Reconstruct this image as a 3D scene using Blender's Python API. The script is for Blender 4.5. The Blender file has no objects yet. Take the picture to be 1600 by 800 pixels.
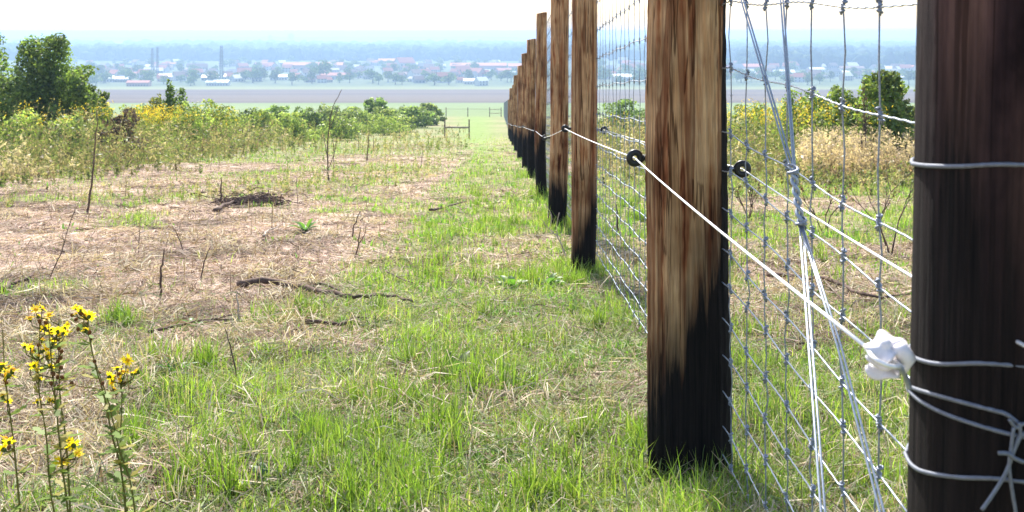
import bpy, bmesh, math, random
import numpy as np
from mathutils import Vector, Matrix

random.seed(7)
rng = np.random.default_rng(11)
sc = bpy.context.scene
COL = sc.collection
R = math.radians

# ------------------------------------------------------------------ camera
F = 1800.0                      # focal length in photo pixels (photo 1600 wide), horizon at y = 50
cam_d = bpy.data.cameras.new("camera")
cam = bpy.data.objects.new("camera", cam_d); COL.objects.link(cam)
cam.location = (0, 0, 0); cam.rotation_euler = (R(90), 0, 0)
cam_d.sensor_width = 36; cam_d.lens = 36 * F / 1600
cam_d.shift_y = -350 / 1600
cam_d.clip_start = 0.05; cam_d.clip_end = 40000
cam_d.dof.use_dof = True; cam_d.dof.focus_distance = 3.6; cam_d.dof.aperture_fstop = 15
sc.camera = cam

# ------------------------------------------------------------------ sky and sun
SUN_EL, SUN_AZ = 46.0, -12.0     # azimuth measured from straight ahead (+Y) towards +X
w = bpy.data.worlds.new("World"); sc.world = w; w.use_nodes = True
nt = w.node_tree; nt.nodes.clear()
sky = nt.nodes.new("ShaderNodeTexSky"); sky.sky_type = 'NISHITA'; sky.sun_disc = False
sky.sun_elevation = R(SUN_EL); sky.sun_rotation = R(SUN_AZ); sky.dust_density = 2.2; sky.air_density = 1.0
bg = nt.nodes.new("ShaderNodeBackground"); bg.inputs[1].default_value = 0.15
wo = nt.nodes.new("ShaderNodeOutputWorld")
nt.links.new(sky.outputs[0], bg.inputs[0]); nt.links.new(bg.outputs[0], wo.inputs[0])
sun_d = bpy.data.lights.new("sun", 'SUN'); sun_d.energy = 4.6; sun_d.angle = R(0.55); sun_d.color = (1.0, 0.955, 0.88)
sun = bpy.data.objects.new("sun", sun_d); COL.objects.link(sun)
az, el = R(SUN_AZ), R(SUN_EL)
to_sun = Vector((math.sin(az) * math.cos(el), math.cos(az) * math.cos(el), math.sin(el)))
sun.rotation_euler = to_sun.to_track_quat('Z', 'Y').to_euler()
sc.view_settings.view_transform = 'Standard'; sc.view_settings.look = 'None'
sc.view_settings.exposure = 1.12; sc.view_settings.gamma = 1.0
sc.cycles.max_bounces = 5; sc.cycles.diffuse_bounces = 3; sc.cycles.glossy_bounces = 2
sc.cycles.transmission_bounces = 4; sc.cycles.volume_bounces = 1
HAZE = 0.00040

# ------------------------------------------------------------------ helpers
def tag(o, label=None, cat=None, group=None, kind=None):
    if label: o["label"] = label
    if cat: o["category"] = cat
    if group: o["group"] = group
    if kind: o["kind"] = kind
    return o

def link(name, me, mat=None, parent=None, loc=None):
    o = bpy.data.objects.new(name, me); COL.objects.link(o)
    if mat is not None and me is not None and not me.materials: me.materials.append(mat)
    if parent is not None: o.parent = parent
    if loc is not None: o.location = loc
    return o

def empty(name, loc, label, cat, group=None):
    o = bpy.data.objects.new(name, None); COL.objects.link(o); o.location = loc
    o.empty_display_size = 0.1
    return tag(o, label, cat, group)

def np_mesh(name, verts, faces_list, cols=None, smooth=False, attrs=None):
    """faces_list: list of int arrays (n,k). cols (nv,3)"""
    me = bpy.data.meshes.new(name)
    verts = np.asarray(verts, dtype=np.float32)
    me.vertices.add(len(verts)); me.vertices.foreach_set("co", verts.ravel())
    tot = sum(f.size for f in faces_list); nf = sum(len(f) for f in faces_list)
    me.loops.add(tot); me.polygons.add(nf)
    me.loops.foreach_set("vertex_index", np.concatenate([f.ravel() for f in faces_list]).astype(np.int32))
    ls = []; s = 0
    for f in faces_list:
        ls.append(s + np.arange(len(f)) * f.shape[1]); s += f.size
    me.polygons.foreach_set("loop_start", np.concatenate(ls).astype(np.int32))
    if smooth: me.polygons.foreach_set("use_smooth", np.ones(nf, dtype=bool))
    me.update(calc_edges=True)
    if cols is not None:
        a = me.color_attributes.new("Col", 'FLOAT_COLOR', 'POINT')
        c4 = np.ones((len(verts), 4), dtype=np.float32); c4[:, :3] = cols
        a.data.foreach_set("color", c4.ravel())
    for k, v in (attrs or {}).items():
        a = me.attributes.new(k, 'FLOAT', 'POINT'); a.data.foreach_set("value", np.asarray(v, dtype=np.float32))
    return me

class MB:
    """collects simple shapes into one mesh"""
    def __init__(s): s.v = []; s.f = []; s.c = []
    def add(s, vs, fs, col=(1, 1, 1)):
        b = len(s.v); s.v += [tuple(v) for v in vs]; s.f += [tuple(b + i for i in f) for f in fs]; s.c += [col] * len(vs)
    def tube(s, pts, rad, n=6, cap=True, col=(1, 1, 1)):
        pts = [Vector(p) for p in pts]
        rs = rad if hasattr(rad, '__len__') else [rad] * len(pts)
        vs = []; prev = None
        for i, p in enumerate(pts):
            t = (pts[min(i + 1, len(pts) - 1)] - pts[max(i - 1, 0)]).normalized()
            if prev is None:
                a = Vector((0, 0, 1)) if abs(t.z) < .9 else Vector((1, 0, 0))
                u = t.cross(a).normalized()
            else:
                u = (prev - t * prev.dot(t)).normalized()
            prev = u; v = t.cross(u)
            for k in range(n):
                an = 2 * math.pi * k / n
                vs.append(p + (u * math.cos(an) + v * math.sin(an)) * rs[i])
        fs = []
        for i in range(len(pts) - 1):
            for k in range(n):
                k2 = (k + 1) % n
                fs.append((i * n + k, i * n + k2, (i + 1) * n + k2, (i + 1) * n + k))
        if cap:
            fs.append(tuple(range(n - 1, -1, -1))); fs.append(tuple((len(pts) - 1) * n + k for k in range(n)))
        s.add(vs, fs, col)
    def box(s, c, d, rz=0, col=(1, 1, 1)):
        vs = []
        for x in (-.5, .5):
            for y in (-.5, .5):
                for z in (-.5, .5):
                    X, Y = x * d[0], y * d[1]
                    vs.append((c[0] + X * math.cos(rz) - Y * math.sin(rz), c[1] + X * math.sin(rz) + Y * math.cos(rz), c[2] + z * d[2]))
        s.add(vs, [(0, 1, 3, 2), (4, 6, 7, 5), (0, 4, 5, 1), (2, 3, 7, 6), (0, 2, 6, 4), (1, 5, 7, 3)], col)
    def mesh(s, name, smooth=False, colors=False):
        me = bpy.data.meshes.new(name); me.from_pydata(s.v, [], s.f); me.update()
        if smooth: me.polygons.foreach_set("use_smooth", [True] * len(me.polygons))
        if colors:
            a = me.color_attributes.new("Col", 'FLOAT_COLOR', 'POINT')
            a.data.foreach_set("color", [x for c in s.c for x in (c[0], c[1], c[2], 1)])
        return me

def hash2(ix, iy, seed):
    n = (ix.astype(np.int64) * 374761393 + iy.astype(np.int64) * 668265263 + seed * 974634777) & 0xffffffff
    n = ((n ^ (n >> 13)) * 1274126177) & 0xffffffff
    return ((n ^ (n >> 16)) & 0xffff) / 65535.0
def vnoise(x, y, scale, seed=0, octs=2):
    x = np.asarray(x, float) / scale; y = np.asarray(y, float) / scale
    tot = 0; amp = 1; den = 0
    for o in range(octs):
        xi = np.floor(x); yi = np.floor(y); fx = x - xi; fy = y - yi
        fx = fx * fx * (3 - 2 * fx); fy = fy * fy * (3 - 2 * fy)
        a = hash2(xi, yi, seed + o); b = hash2(xi + 1, yi, seed + o); c = hash2(xi, yi + 1, seed + o); d = hash2(xi + 1, yi + 1, seed + o)
        tot = tot + amp * ((a * (1 - fx) + b * fx) * (1 - fy) + (c * (1 - fx) + d * fx) * fy); den += amp
        amp *= .5; x = x * 2.03 + 17.1; y = y * 2.03 + 5.7
    return tot / den
def sstep(a, b, x):
    t = np.clip((np.asarray(x, float) - a) / (b - a), 0, 1); return t * t * (3 - 2 * t)

# ------------------------------------------------------------------ terrain
GY = [-80, -30, -15, -6, 0, 30, 60, 80, 100, 140, 180, 240, 300, 400, 500, 700, 950, 1200, 3000, 6000, 9000, 12500]
GZ = [-.15, -.2, -.35, -.62, -.92, -3.245, -5.57, -6.95, -8.3, -10.85, -13.2, -17.0, -20.3, -25.6, -30.3, -38.4, -46, -48, -50, -48, -34, -30]
def ground_base(y): return np.interp(y, GY, GZ)
def ground(x, y):
    x = np.asarray(x, float); y = np.asarray(y, float)
    z = ground_base(y) - .03 * np.exp(-((y - 3) / 1.1) ** 2)
    near = 1 - sstep(60, 200, np.abs(y))
    z = z + near * ((vnoise(x, y, 2.6, 3) - .5) * .10 + (vnoise(x, y, .55, 9) - .5) * .045 + (vnoise(x, y, .24, 13, 1) - .5) * .05)
    # gentle swell away from the fence line
    z = z + near * (vnoise(x, y, 14, 21, 1) - .5) * .35 * sstep(2.5, 12, np.abs(x))
    farw = sstep(4200, 7000, y)
    z = z + farw * ((vnoise(x, y, 2600, 31, 3) - .5) * 38 + (vnoise(x, y, 420, 33, 2) - .5) * 12)
    return z
def gz(x, y): return float(ground(np.array([x]), np.array([y]))[0])
def at(px, Y): return (px - 800) * Y / F
def zat(py, Y): return -(py - 50) * Y / F
def P(px, py, Y): return Vector((at(px, Y), Y, zat(py, Y)))
def fence_x(Y): return .5 - .01056 * Y
def net_x(Y): return .58 - .01056 * Y

def greenness(x, y):
    """0 = trampled dry grass, 1 = lush green"""
    n = vnoise(x, y, .9, 41, 3); n2 = vnoise(x, y, 3.2, 43, 2)
    strip = sstep(-.62, -.18, x - fence_x(y) + .95 - .30 * (n - .5) * 2 - .0 * y)
    strip_near = sstep(-1.25, -.2, x + .55 + (n - .5) * .8) * (1 - sstep(4.2, 6.3, y))
    right = sstep(.2, 1.2, x - fence_x(y) + .5)
    lm = np.clip(.95 - np.abs(y - 4.6) / 1.25, 0, 1) * .8 * sstep(.40, .62, n + .02)       # green band on the left at 4-5.5 m
    lm = np.maximum(lm, sstep(2.3, 3.6, 6.1 - y) * .75 * sstep(.38, .6, n2))
    far = sstep(13.0, 18.0, y) * sstep(.40, .60, n2) * .8
    bare_right = right * sstep(.46, .58, n2) * sstep(3.0, 4.3, y) * 1.3
    bare_left = (1 - right) * sstep(.52, .62, vnoise(x, y, .8, 47, 3)) * .62
    worn = .75 * np.exp(-((x - fence_x(y) + 1.55 - .004 * y) / .16) ** 2) * sstep(12, 20, y)
    patch = sstep(.66, .74, n) * .6
    leftthin = 1 - .85 * (1 - sstep(-1.0, -.45, x + (vnoise(x, y, .6, 49, 2) - .5) * .8)) * (1 - sstep(5, 7, y)) * sstep(.34, .52, vnoise(x, y, .55, 50, 2))
    g = np.maximum.reduce([strip, strip_near, lm, far, patch])
    return np.clip(np.clip(g * 1.15, 0, 1) * leftthin * (1 - .62 * bare_right) * (1 - .8 * bare_left) * (1 - worn) * (0.72 + .5 * sstep(.25, .5, n)), 0, 1)

# ------------------------------------------------------------------ materials
def new_mat(name):
    m = bpy.data.materials.new(name); m.use_nodes = True
    t = m.node_tree; t.nodes.clear()
    o = t.nodes.new("ShaderNodeOutputMaterial")
    return m, t, o
def N(t, kind, **kw):
    n = t.nodes.new(kind)
    for k, v in kw.items():
        if k in n.inputs: n.inputs[k].default_value = v
        else: setattr(n, k, v)
    return n
def ramp(t, stops):
    n = t.nodes.new("ShaderNodeValToRGB"); e = n.color_ramp.elements
    while len(e) < len(stops): e.new(.5)
    for i, (p, c) in enumerate(stops):
        e[i].position = p; e[i].color = (*c, 1) if len(c) == 3 else c
    return n
def mixc(t, fac, a, b, mode='MIX'):
    n = t.nodes.new("ShaderNodeMix"); n.data_type = 'RGBA'; n.blend_type = mode
    for idx, v in ((0, fac), (6, a), (7, b)):
        if isinstance(v, (int, float)): n.inputs[idx].default_value = v
        elif isinstance(v, tuple): n.inputs[idx].default_value = (*v, 1)
        else: t.links.new(v, n.inputs[idx])
    return n.outputs[2]
def mathn(t, op, a, b=0.0, clamp=False):
    n = t.nodes.new("ShaderNodeMath"); n.operation = op; n.use_clamp = clamp
    for i, v in ((0, a), (1, b)):
        if isinstance(v, (int, float)): n.inputs[i].default_value = v
        else: t.links.new(v, n.inputs[i])
    return n.outputs[0]

def leaf_mat(name, trans=.4, gloss=.10, tint=(1, 1, 1)):
    m, t, o = new_mat(name)
    a = N(t, "ShaderNodeAttribute"); a.attribute_name = "Col"
    base = mixc(t, 1.0, a.outputs[0], tint, 'MULTIPLY')
    d = N(t, "ShaderNodeBsdfDiffuse"); t.links.new(base, d.inputs[0])
    tr = N(t, "ShaderNodeBsdfTranslucent")
    t.links.new(mixc(t, 1.0, base, (1.15, 1.2, .75), 'MULTIPLY'), tr.inputs[0])
    mx = N(t, "ShaderNodeMixShader"); mx.inputs[0].default_value = trans
    t.links.new(d.outputs[0], mx.inputs[1]); t.links.new(tr.outputs[0], mx.inputs[2])
    g = N(t, "ShaderNodeBsdfGlossy"); g.inputs["Roughness"].default_value = .42
    m2 = N(t, "ShaderNodeMixShader"); m2.inputs[0].default_value = gloss
    t.links.new(mx.outputs[0], m2.inputs[1]); t.links.new(g.outputs[0], m2.inputs[2])
    t.links.new(m2.outputs[0], o.inputs[0])
    return m
M_GRASS = leaf_mat("grass_blades", .58, .045)
M_STRAW = leaf_mat("dry_straw", .25, .012)
M_LEAF = leaf_mat("leaves", .55, .03)
M_FARLEAF = leaf_mat("far_leaves", .2, .0)

def simple_mat(name, col, rough=.7, metal=0.0, noise=.25, nscale=20, bump=0.0, spec=.3, aniso=None):
    m, t, o = new_mat(name)
    b = N(t, "ShaderNodeBsdfPrincipled"); b.inputs["Roughness"].default_value = rough; b.inputs["Metallic"].default_value = metal
    b.inputs["Specular IOR Level"].default_value = spec
    tc = N(t, "ShaderNodeTexCoord"); src = tc.outputs["Object"]
    if aniso:
        mp = N(t, "ShaderNodeMapping"); mp.inputs["Scale"].default_value = aniso; t.links.new(src, mp.inputs[0]); src = mp.outputs[0]
    nz = N(t, "ShaderNodeTexNoise"); nz.inputs["Scale"].default_value = nscale; nz.inputs["Detail"].default_value = 5
    t.links.new(src, nz.inputs["Vector"])
    r = ramp(t, [(.3, tuple(c * (1 - noise) for c in col)), (.7, tuple(min(1, c * (1 + noise)) for c in col))])
    t.links.new(nz.outputs[0], r.inputs[0]); t.links.new(r.outputs[0], b.inputs["Base Color"])
    if bump:
        bp = N(t, "ShaderNodeBump"); bp.inputs["Strength"].default_value = bump; bp.inputs["Distance"].default_value = .01
        t.links.new(nz.outputs[0], bp.inputs["Height"]); t.links.new(bp.outputs[0], b.inputs["Normal"])
    t.links.new(b.outputs[0], o.inputs[0])
    return m

def vcol_mat(name, rough=.9, noise=.0, nscale=6):
    m, t, o = new_mat(name)
    a = N(t, "ShaderNodeAttribute"); a.attribute_name = "Col"
    b = N(t, "ShaderNodeBsdfPrincipled"); b.inputs["Roughness"].default_value = rough; b.inputs["Specular IOR Level"].default_value = .2
    col = a.outputs[0]
    if noise:
        g = N(t, "ShaderNodeTexNoise"); g.inputs["Scale"].default_value = nscale; g.inputs["Detail"].default_value = 4
        r = ramp(t, [(.3, (1 - noise,) * 3), (.7, (1 + noise,) * 3)]); t.links.new(g.outputs[0], r.inputs[0])
        col = mixc(t, 1.0, col, r.outputs[0], 'MULTIPLY')
    t.links.new(col, b.inputs["Base Color"]); t.links.new(b.outputs[0], o.inputs[0])
    return m

def wood_mat(name, dark=False, ch_amp=.1):
    """split round wood: long vertical streaks, darkened as char and painted shade where attribute Char > 0"""
    m, t, o = new_mat(name)
    tc = N(t, "ShaderNodeTexCoord"); oi = N(t, "ShaderNodeObjectInfo")
    off = N(t, "ShaderNodeVectorMath"); off.operation = 'SCALE'
    cx = N(t, "ShaderNodeCombineXYZ")
    for i in range(3): t.links.new(oi.outputs["Random"], cx.inputs[i])
    t.links.new(cx.outputs[0], off.inputs[0]); off.inputs["Scale"].default_value = 13.0
    ad = N(t, "ShaderNodeVectorMath"); ad.operation = 'ADD'
    t.links.new(tc.outputs["Object"], ad.inputs[0]); t.links.new(off.outputs[0], ad.inputs[1])
    def noise(scale, sc3, detail=6, dist=0.0, rough=.55):
        mp = N(t, "ShaderNodeMapping"); mp.inputs["Scale"].default_value = sc3; t.links.new(ad.outputs[0], mp.inputs[0])
        nz = N(t, "ShaderNodeTexNoise"); nz.inputs["Scale"].default_value = scale; nz.inputs["Detail"].default_value = detail
        nz.inputs["Distortion"].default_value = dist; nz.inputs["Roughness"].default_value = rough
        t.links.new(mp.outputs[0], nz.inputs["Vector"]); return nz.outputs[0]
    broad = noise(20, (1, 1, .085), 4, .9)
    fine = noise(75, (1, 1, .035), 8, .3, .75)
    grain = noise(200, (1, 1, .03), 4, .1, .6)
    patch = noise(5, (1, 1, .8), 3)
    mpw = N(t, "ShaderNodeMapping"); mpw.inputs["Scale"].default_value = (1, .6, .10); t.links.new(ad.outputs[0], mpw.inputs[0])
    wv = N(t, "ShaderNodeTexWave"); wv.wave_type = 'BANDS'; wv.bands_direction = 'X'; wv.inputs["Scale"].default_value = 5.5
    wv.inputs["Distortion"].default_value = 9.0; wv.inputs["Detail"].default_value = 5; wv.inputs["Detail Scale"].default_value = 3.2; wv.inputs["Detail Roughness"].default_value = .62
    t.links.new(mpw.outputs[0], wv.inputs["Vector"])
    if dark:
        patch = noise(9, (1, 1, .45), 5, .4)
        r1 = ramp(t, [(.32, (.012, .008, .011)), (.46, (.042, .026, .030)), (.58, (.095, .058, .056)), (.70, (.17, .105, .09))])
    else:
        r1 = ramp(t, [(.04, (.17, .050, .022)), (.15, (.34, .13, .058)), (.30, (.50, .285, .145)), (.62, (.60, .39, .22)), (.84, (.48, .245, .115)), (.98, (.28, .10, .045))])
    if dark: t.links.new(broad, r1.inputs[0])
    else: t.links.new(mathn(t, 'ADD', mathn(t, 'MULTIPLY', wv.outputs["Fac"], .36), mathn(t, 'ADD', mathn(t, 'MULTIPLY', mathn(t, 'SUBTRACT', broad, .34), 1.45), mathn(t, 'MULTIPLY', mathn(t, 'SUBTRACT', patch, .40), .9)), True), r1.inputs[0])
    if not dark:
        heart = noise(15, (1, 1, .055), 2, 1.1, .4); hr = ramp(t, [(.50, (0, 0, 0)), (.545, (.8, .8, .8)), (.60, (.55, .55, .55)), (.66, (0, 0, 0))]); t.links.new(heart, hr.inputs[0])
        base_c = mixc(t, hr.outputs[0], r1.outputs[0], (.19, .062, .026))
    else: base_c = r1.outputs[0]
    r2 = ramp(t, [(.30, (.42, .36, .32)), (.46, (.88, .86, .84)), (.68, (1.25, 1.2, 1.12))]); t.links.new(fine, r2.inputs[0])
    c = mixc(t, 1.0, base_c, r2.outputs[0], 'MULTIPLY')
    r3 = ramp(t, [(.35, (.72, .70, .68)), (.65, (1.15, 1.12, 1.08))]); t.links.new(grain, r3.inputs[0])
    c = mixc(t, 1.0, c, r3.outputs[0], 'MULTIPLY')
    r4 = ramp(t, [(.38, (.30, .28, .30)), (.62, (1.5, 1.4, 1.35))] if dark else [(.35, (.62, .6, .58)), (.6, (1.05, 1.05, 1.05))]); t.links.new(patch, r4.inputs[0])
    c = mixc(t, 1.0, c, r4.outputs[0], 'MULTIPLY')
    crk = noise(26, (1, 1, .03), 3, .5); cm = noise(7, (1, 1, .5), 2)
    cr = ramp(t, [(.0, (.22, .18, .16)), (.012, (.35, .3, .28)), (.022, (1, 1, 1))])
    t.links.new(mathn(t, 'ADD', mathn(t, 'ABSOLUTE', mathn(t, 'SUBTRACT', crk, .5)), mathn(t, 'MULTIPLY', mathn(t, 'SUBTRACT', cm, .52, True), .5)), cr.inputs[0])
    c = mixc(t, .85, c, cr.outputs[0], 'MULTIPLY')
    ch = N(t, "ShaderNodeAttribute"); ch.attribute_name = "CharShade"
    v = mathn(t, 'ADD', ch.outputs["Fac"], mathn(t, 'MULTIPLY', mathn(t, 'SUBTRACT', fine, .5), ch_amp * 5))
    v = mathn(t, 'ADD', v, mathn(t, 'MULTIPLY', mathn(t, 'SUBTRACT', broad, .5), ch_amp * 5))
    mr = N(t, "ShaderNodeMapRange"); t.links.new(v, mr.inputs["Value"])
    mr.inputs["From Min"].default_value = -ch_amp * 1.2; mr.inputs["From Max"].default_value = ch_amp * 1.4
    rc = ramp(t, [(.3, (.003, .003, .0035)), (.75, (.020, .014, .013))]); t.links.new(grain, rc.inputs[0])
    c = mixc(t, mr.outputs[0], c, rc.outputs[0])
    b = N(t, "ShaderNodeBsdfPrincipled"); b.inputs["Roughness"].default_value = .86; b.inputs["Specular IOR Level"].default_value = .12
    t.links.new(c, b.inputs["Base Color"])
    bp = N(t, "ShaderNodeBump"); bp.inputs["Strength"].default_value = .7; bp.inputs["Distance"].default_value = .006
    hh = mathn(t, 'ADD', fine, mathn(t, 'MULTIPLY', broad, 1.2))
    t.links.new(hh, bp.inputs["Height"]); t.links.new(bp.outputs[0], b.inputs["Normal"])
    t.links.new(b.outputs[0], o.inputs[0])
    return m
M_POST = wood_mat("split_wood")
M_POSTDARK = wood_mat("stained_dark_wood", True, .07)
M_GALV = simple_mat("galvanised_wire", (.34, .38, .44), .42, .45, .18, 300, 0, .5)
M_ZINC = simple_mat("dull_zinc", (.26, .28, .33), .5, .5, .3, 200, 0, .5)
M_LOOP = simple_mat('shaded_loop_wire', (.15, .165, .20), .55, .25, .2, 200, 0, .4)  # loop wire colour darkened to paint in the shade on the post face
M_ALU = simple_mat("bright_electric_wire", (.83, .83, .85), .38, .4, .06, 200, 0, .5)
M_BLACK = simple_mat("black_plastic", (.010, .010, .012), .38, 0, .1, 60, 0, .5)
M_WHITEP = simple_mat("white_ceramic", (.72, .68, .70), .35, 0, .03, 30, 0, .5)
M_STICK = simple_mat("dead_stick", (.12, .08, .062), .9, 0, .45, 40, .5, .2, (1, 1, .3))
M_PALESTICK = simple_mat("bleached_stick", (.42, .35, .28), .9, 0, .35, 40, .5, .2)
M_BARK = simple_mat("bark", (.10, .075, .055), .95, 0, .4, 14, .6, .1)
M_OLDRAIL = simple_mat("weathered_rail", (.33, .27, .21), .9, 0, .3, 10, .3, .2)

# ground sheet material: vertex colour times fine straw / soil relief
def ground_mat():
    m, t, o = new_mat("ground_soil_and_thatch")
    a = N(t, "ShaderNodeAttribute"); a.attribute_name = "Col"
    nr = N(t, "ShaderNodeAttribute"); nr.attribute_name = "Near"
    tc = N(t, "ShaderNodeTexCoord")
    def nz(scale, sc3=(1, 1, 1), det=6, rot=0, dist=0):
        mp = N(t, "ShaderNodeMapping"); mp.inputs["Scale"].default_value = sc3; mp.inputs["Rotation"].default_value = (0, 0, rot)
        t.links.new(tc.outputs["Object"], mp.inputs[0])
        n = N(t, "ShaderNodeTexNoise"); n.inputs["Scale"].default_value = scale; n.inputs["Detail"].default_value = det; n.inputs["Distortion"].default_value = dist
        t.links.new(mp.outputs[0], n.inputs["Vector"]); return n.outputs[0]
    f1 = nz(34, (1, .22, 1), 6, 1.1, 1.2); f2 = nz(26, (1, .2, 1), 6, 2.2, 1.5); f3 = nz(2.2, det=5)
    r1 = ramp(t, [(.30, (.35, .31, .28)), (.48, (.9, .88, .86)), (.66, (1.35, 1.32, 1.3))]); t.links.new(f1, r1.inputs[0])
    r2 = ramp(t, [(.32, (.55, .52, .5)), (.5, (1, 1, 1)), (.68, (1.2, 1.2, 1.2))]); t.links.new(f2, r2.inputs[0])
    det = mixc(t, 1.0, r1.outputs[0], r2.outputs[0], 'MULTIPLY')
    det = mixc(t, nr.outputs["Fac"], (1, 1, 1), det)
    r3 = ramp(t, [(.3, (.8, .8, .8)), (.7, (1.18, 1.18, 1.18))]); t.links.new(f3, r3.inputs[0])
    c = mixc(t, 1.0, a.outputs[0], det, 'MULTIPLY'); c = mixc(t, 1.0, c, r3.outputs[0], 'MULTIPLY')
    b = N(t, "ShaderNodeBsdfPrincipled"); b.inputs["Roughness"].default_value = .95; b.inputs["Specular IOR Level"].default_value = .08
    t.links.new(c, b.inputs["Base Color"])
    bp = N(t, "ShaderNodeBump"); bp.inputs["Distance"].default_value = .03
    t.links.new(mathn(t, 'MULTIPLY', nr.outputs["Fac"], .9), bp.inputs["Strength"])
    t.links.new(mathn(t, 'ADD', f1, mathn(t, 'MULTIPLY', f2, .8)), bp.inputs["Height"]); t.links.new(bp.outputs[0], b.inputs["Normal"])
    t.links.new(b.outputs[0], o.inputs[0])
    return m

# ------------------------------------------------------------------ ground sheet
def build_ground():
    ys = [-80, -60, -45, -32, -24, -17, -12, -8, -5, -3, -1.5, -.3]
    y = .6
    while y < 12500: ys.append(y); y *= 1.027 if y < 60 else 1.04
    ys.append(12500)
    ys = np.array(ys); U = 320
    u = np.linspace(-1, 1, U); u = np.sign(u) * np.abs(u) ** 1.7
    half = 8 + .85 * np.abs(ys)
    X = half[:, None] * u[None, :]; Y = np.repeat(ys[:, None], U, 1)
    Z = ground(X, Y)
    g = greenness(X, Y)
    dry = np.array([.38, .268, .22]); drylight = np.array([.50, .395, .31]); grn = np.array([.12, .20, .035]); soil = np.array([.20, .135, .11])
    n = vnoise(X, Y, 1.3, 51, 3)[..., None]; n2 = vnoise(X, Y, .35, 52, 2)[..., None]
    C = dry * (1 - n) + drylight * n
    C = C * (1 - .5 * sstep(.52, .7, n2)) + soil * .5 * sstep(.52, .7, n2)
    thatch = np.array([.24, .22, .10])
    C = C * (1 - g[..., None] * .8) + (grn * .6 + thatch * .4) * g[..., None] * .8
    # mid distance field: 18..150 m grass with dry streaks
    m = sstep(16, 45, Y)[..., None]
    nn = vnoise(X, Y, 6, 61, 3)[..., None]; px = 800 + X / np.maximum(Y, .1) * F
    mid = np.array([.13, .18, .055]) * (1 - nn) + np.array([.30, .25, .15]) * nn
    track = np.exp(-((px - 745) / 30) ** 2)[..., None] * .8
    mid = mid * (1 - track) + np.array([.17, .25, .07]) * track
    C = C * (1 - m) + mid * m
    # green meadow, ploughed fields, verge
    gm = sstep(165, 195, Y)[..., None]
    C = C * (1 - gm) + (np.array([.13, .18, .06]) + .05 * vnoise(X, Y, 60, 63, 2)[..., None]) * gm
    bm = sstep(455, 480, Y + 20 * (vnoise(X, Y, 160, 66, 1) - .5))[..., None]
    st = sstep(.45, .6, vnoise(X * .12, Y, 55, 65, 2))[..., None]
    br = np.array([.085, .066, .060]) * (1 - st) + np.array([.115, .09, .075]) * st
    C = C * (1 - bm) + br * bm
    vm = sstep(880, 900, Y)[..., None]; C = C * (1 - vm) + np.array([.17, .19, .08]) * vm
    tm = sstep(960, 990, Y)[..., None]; C = C * (1 - tm) + (np.array([.06, .09, .045]) + .06 * vnoise(X, Y, 50, 67, 2)[..., None] * np.array([1, .9, .7])) * tm
    hm = sstep(3600, 4500, Y)[..., None]; C = C * (1 - hm) + (np.array([.05, .08, .04]) + .10 * sstep(.5, .65, vnoise(X, Y, 500, 69, 2))[..., None]) * hm
    near = (1 - sstep(10, 45, np.abs(Y)))
    V = np.stack([X, Y, Z], -1).reshape(-1, 3)
    nr, nc = X.shape
    i = np.arange(nr - 1)[:, None] * nc + np.arange(nc - 1)[None, :]
    Fq = np.stack([i, i + 1, i + nc + 1, i + nc], -1).reshape(-1, 4)
    me = np_mesh("ground", V, [Fq], C.reshape(-1, 3), True, {"Near": near.ravel()})
    o = link("ground", me, ground_mat()); tag(o, kind="structure")
build_ground()

# ------------------------------------------------------------------ grass, straw
def blades(name, x, y, h, wd, cols, mat, label, lean=.5, tiplight=1.25, cat="grass"):
    n = len(x)
    z = ground(x, y)
    th = rng.uniform(0, 2 * np.pi, n); ld = rng.uniform(0, 2 * np.pi, n)
    wx, wy = np.cos(th) * wd / 2, np.sin(th) * wd / 2
    ln = np.abs(rng.normal(0, lean, n)) * h
    lx, ly = np.cos(ld) * ln, np.sin(ld) * ln
    hz = np.sqrt(np.maximum(h * h - ln * ln * .6, h * h * .12))
    V = np.empty((n, 5, 3))
    V[:, 0] = np.stack([x - wx, y - wy, z - .012], -1); V[:, 1] = np.stack([x + wx, y + wy, z - .012], -1)
    mx, my, mz = x + lx * .3, y + ly * .3, z + hz * .6
    V[:, 2] = np.stack([mx - wx * .75, my - wy * .75, mz], -1); V[:, 3] = np.stack([mx + wx * .75, my + wy * .75, mz], -1)
    V[:, 4] = np.stack([x + lx, y + ly, z + hz], -1)
    b = np.arange(n)[:, None] * 5
    q = b + np.array([[0, 1, 3, 2]]); tr = b + np.array([[2, 3, 4]])
    C = np.repeat(cols[:, None, :], 5, 1)
    me = np_mesh(name, V.reshape(-1, 3), [q, tr], C.reshape(-1, 3))
    o = link(name, me, mat); tag(o, label, cat, kind="stuff"); return o

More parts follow.
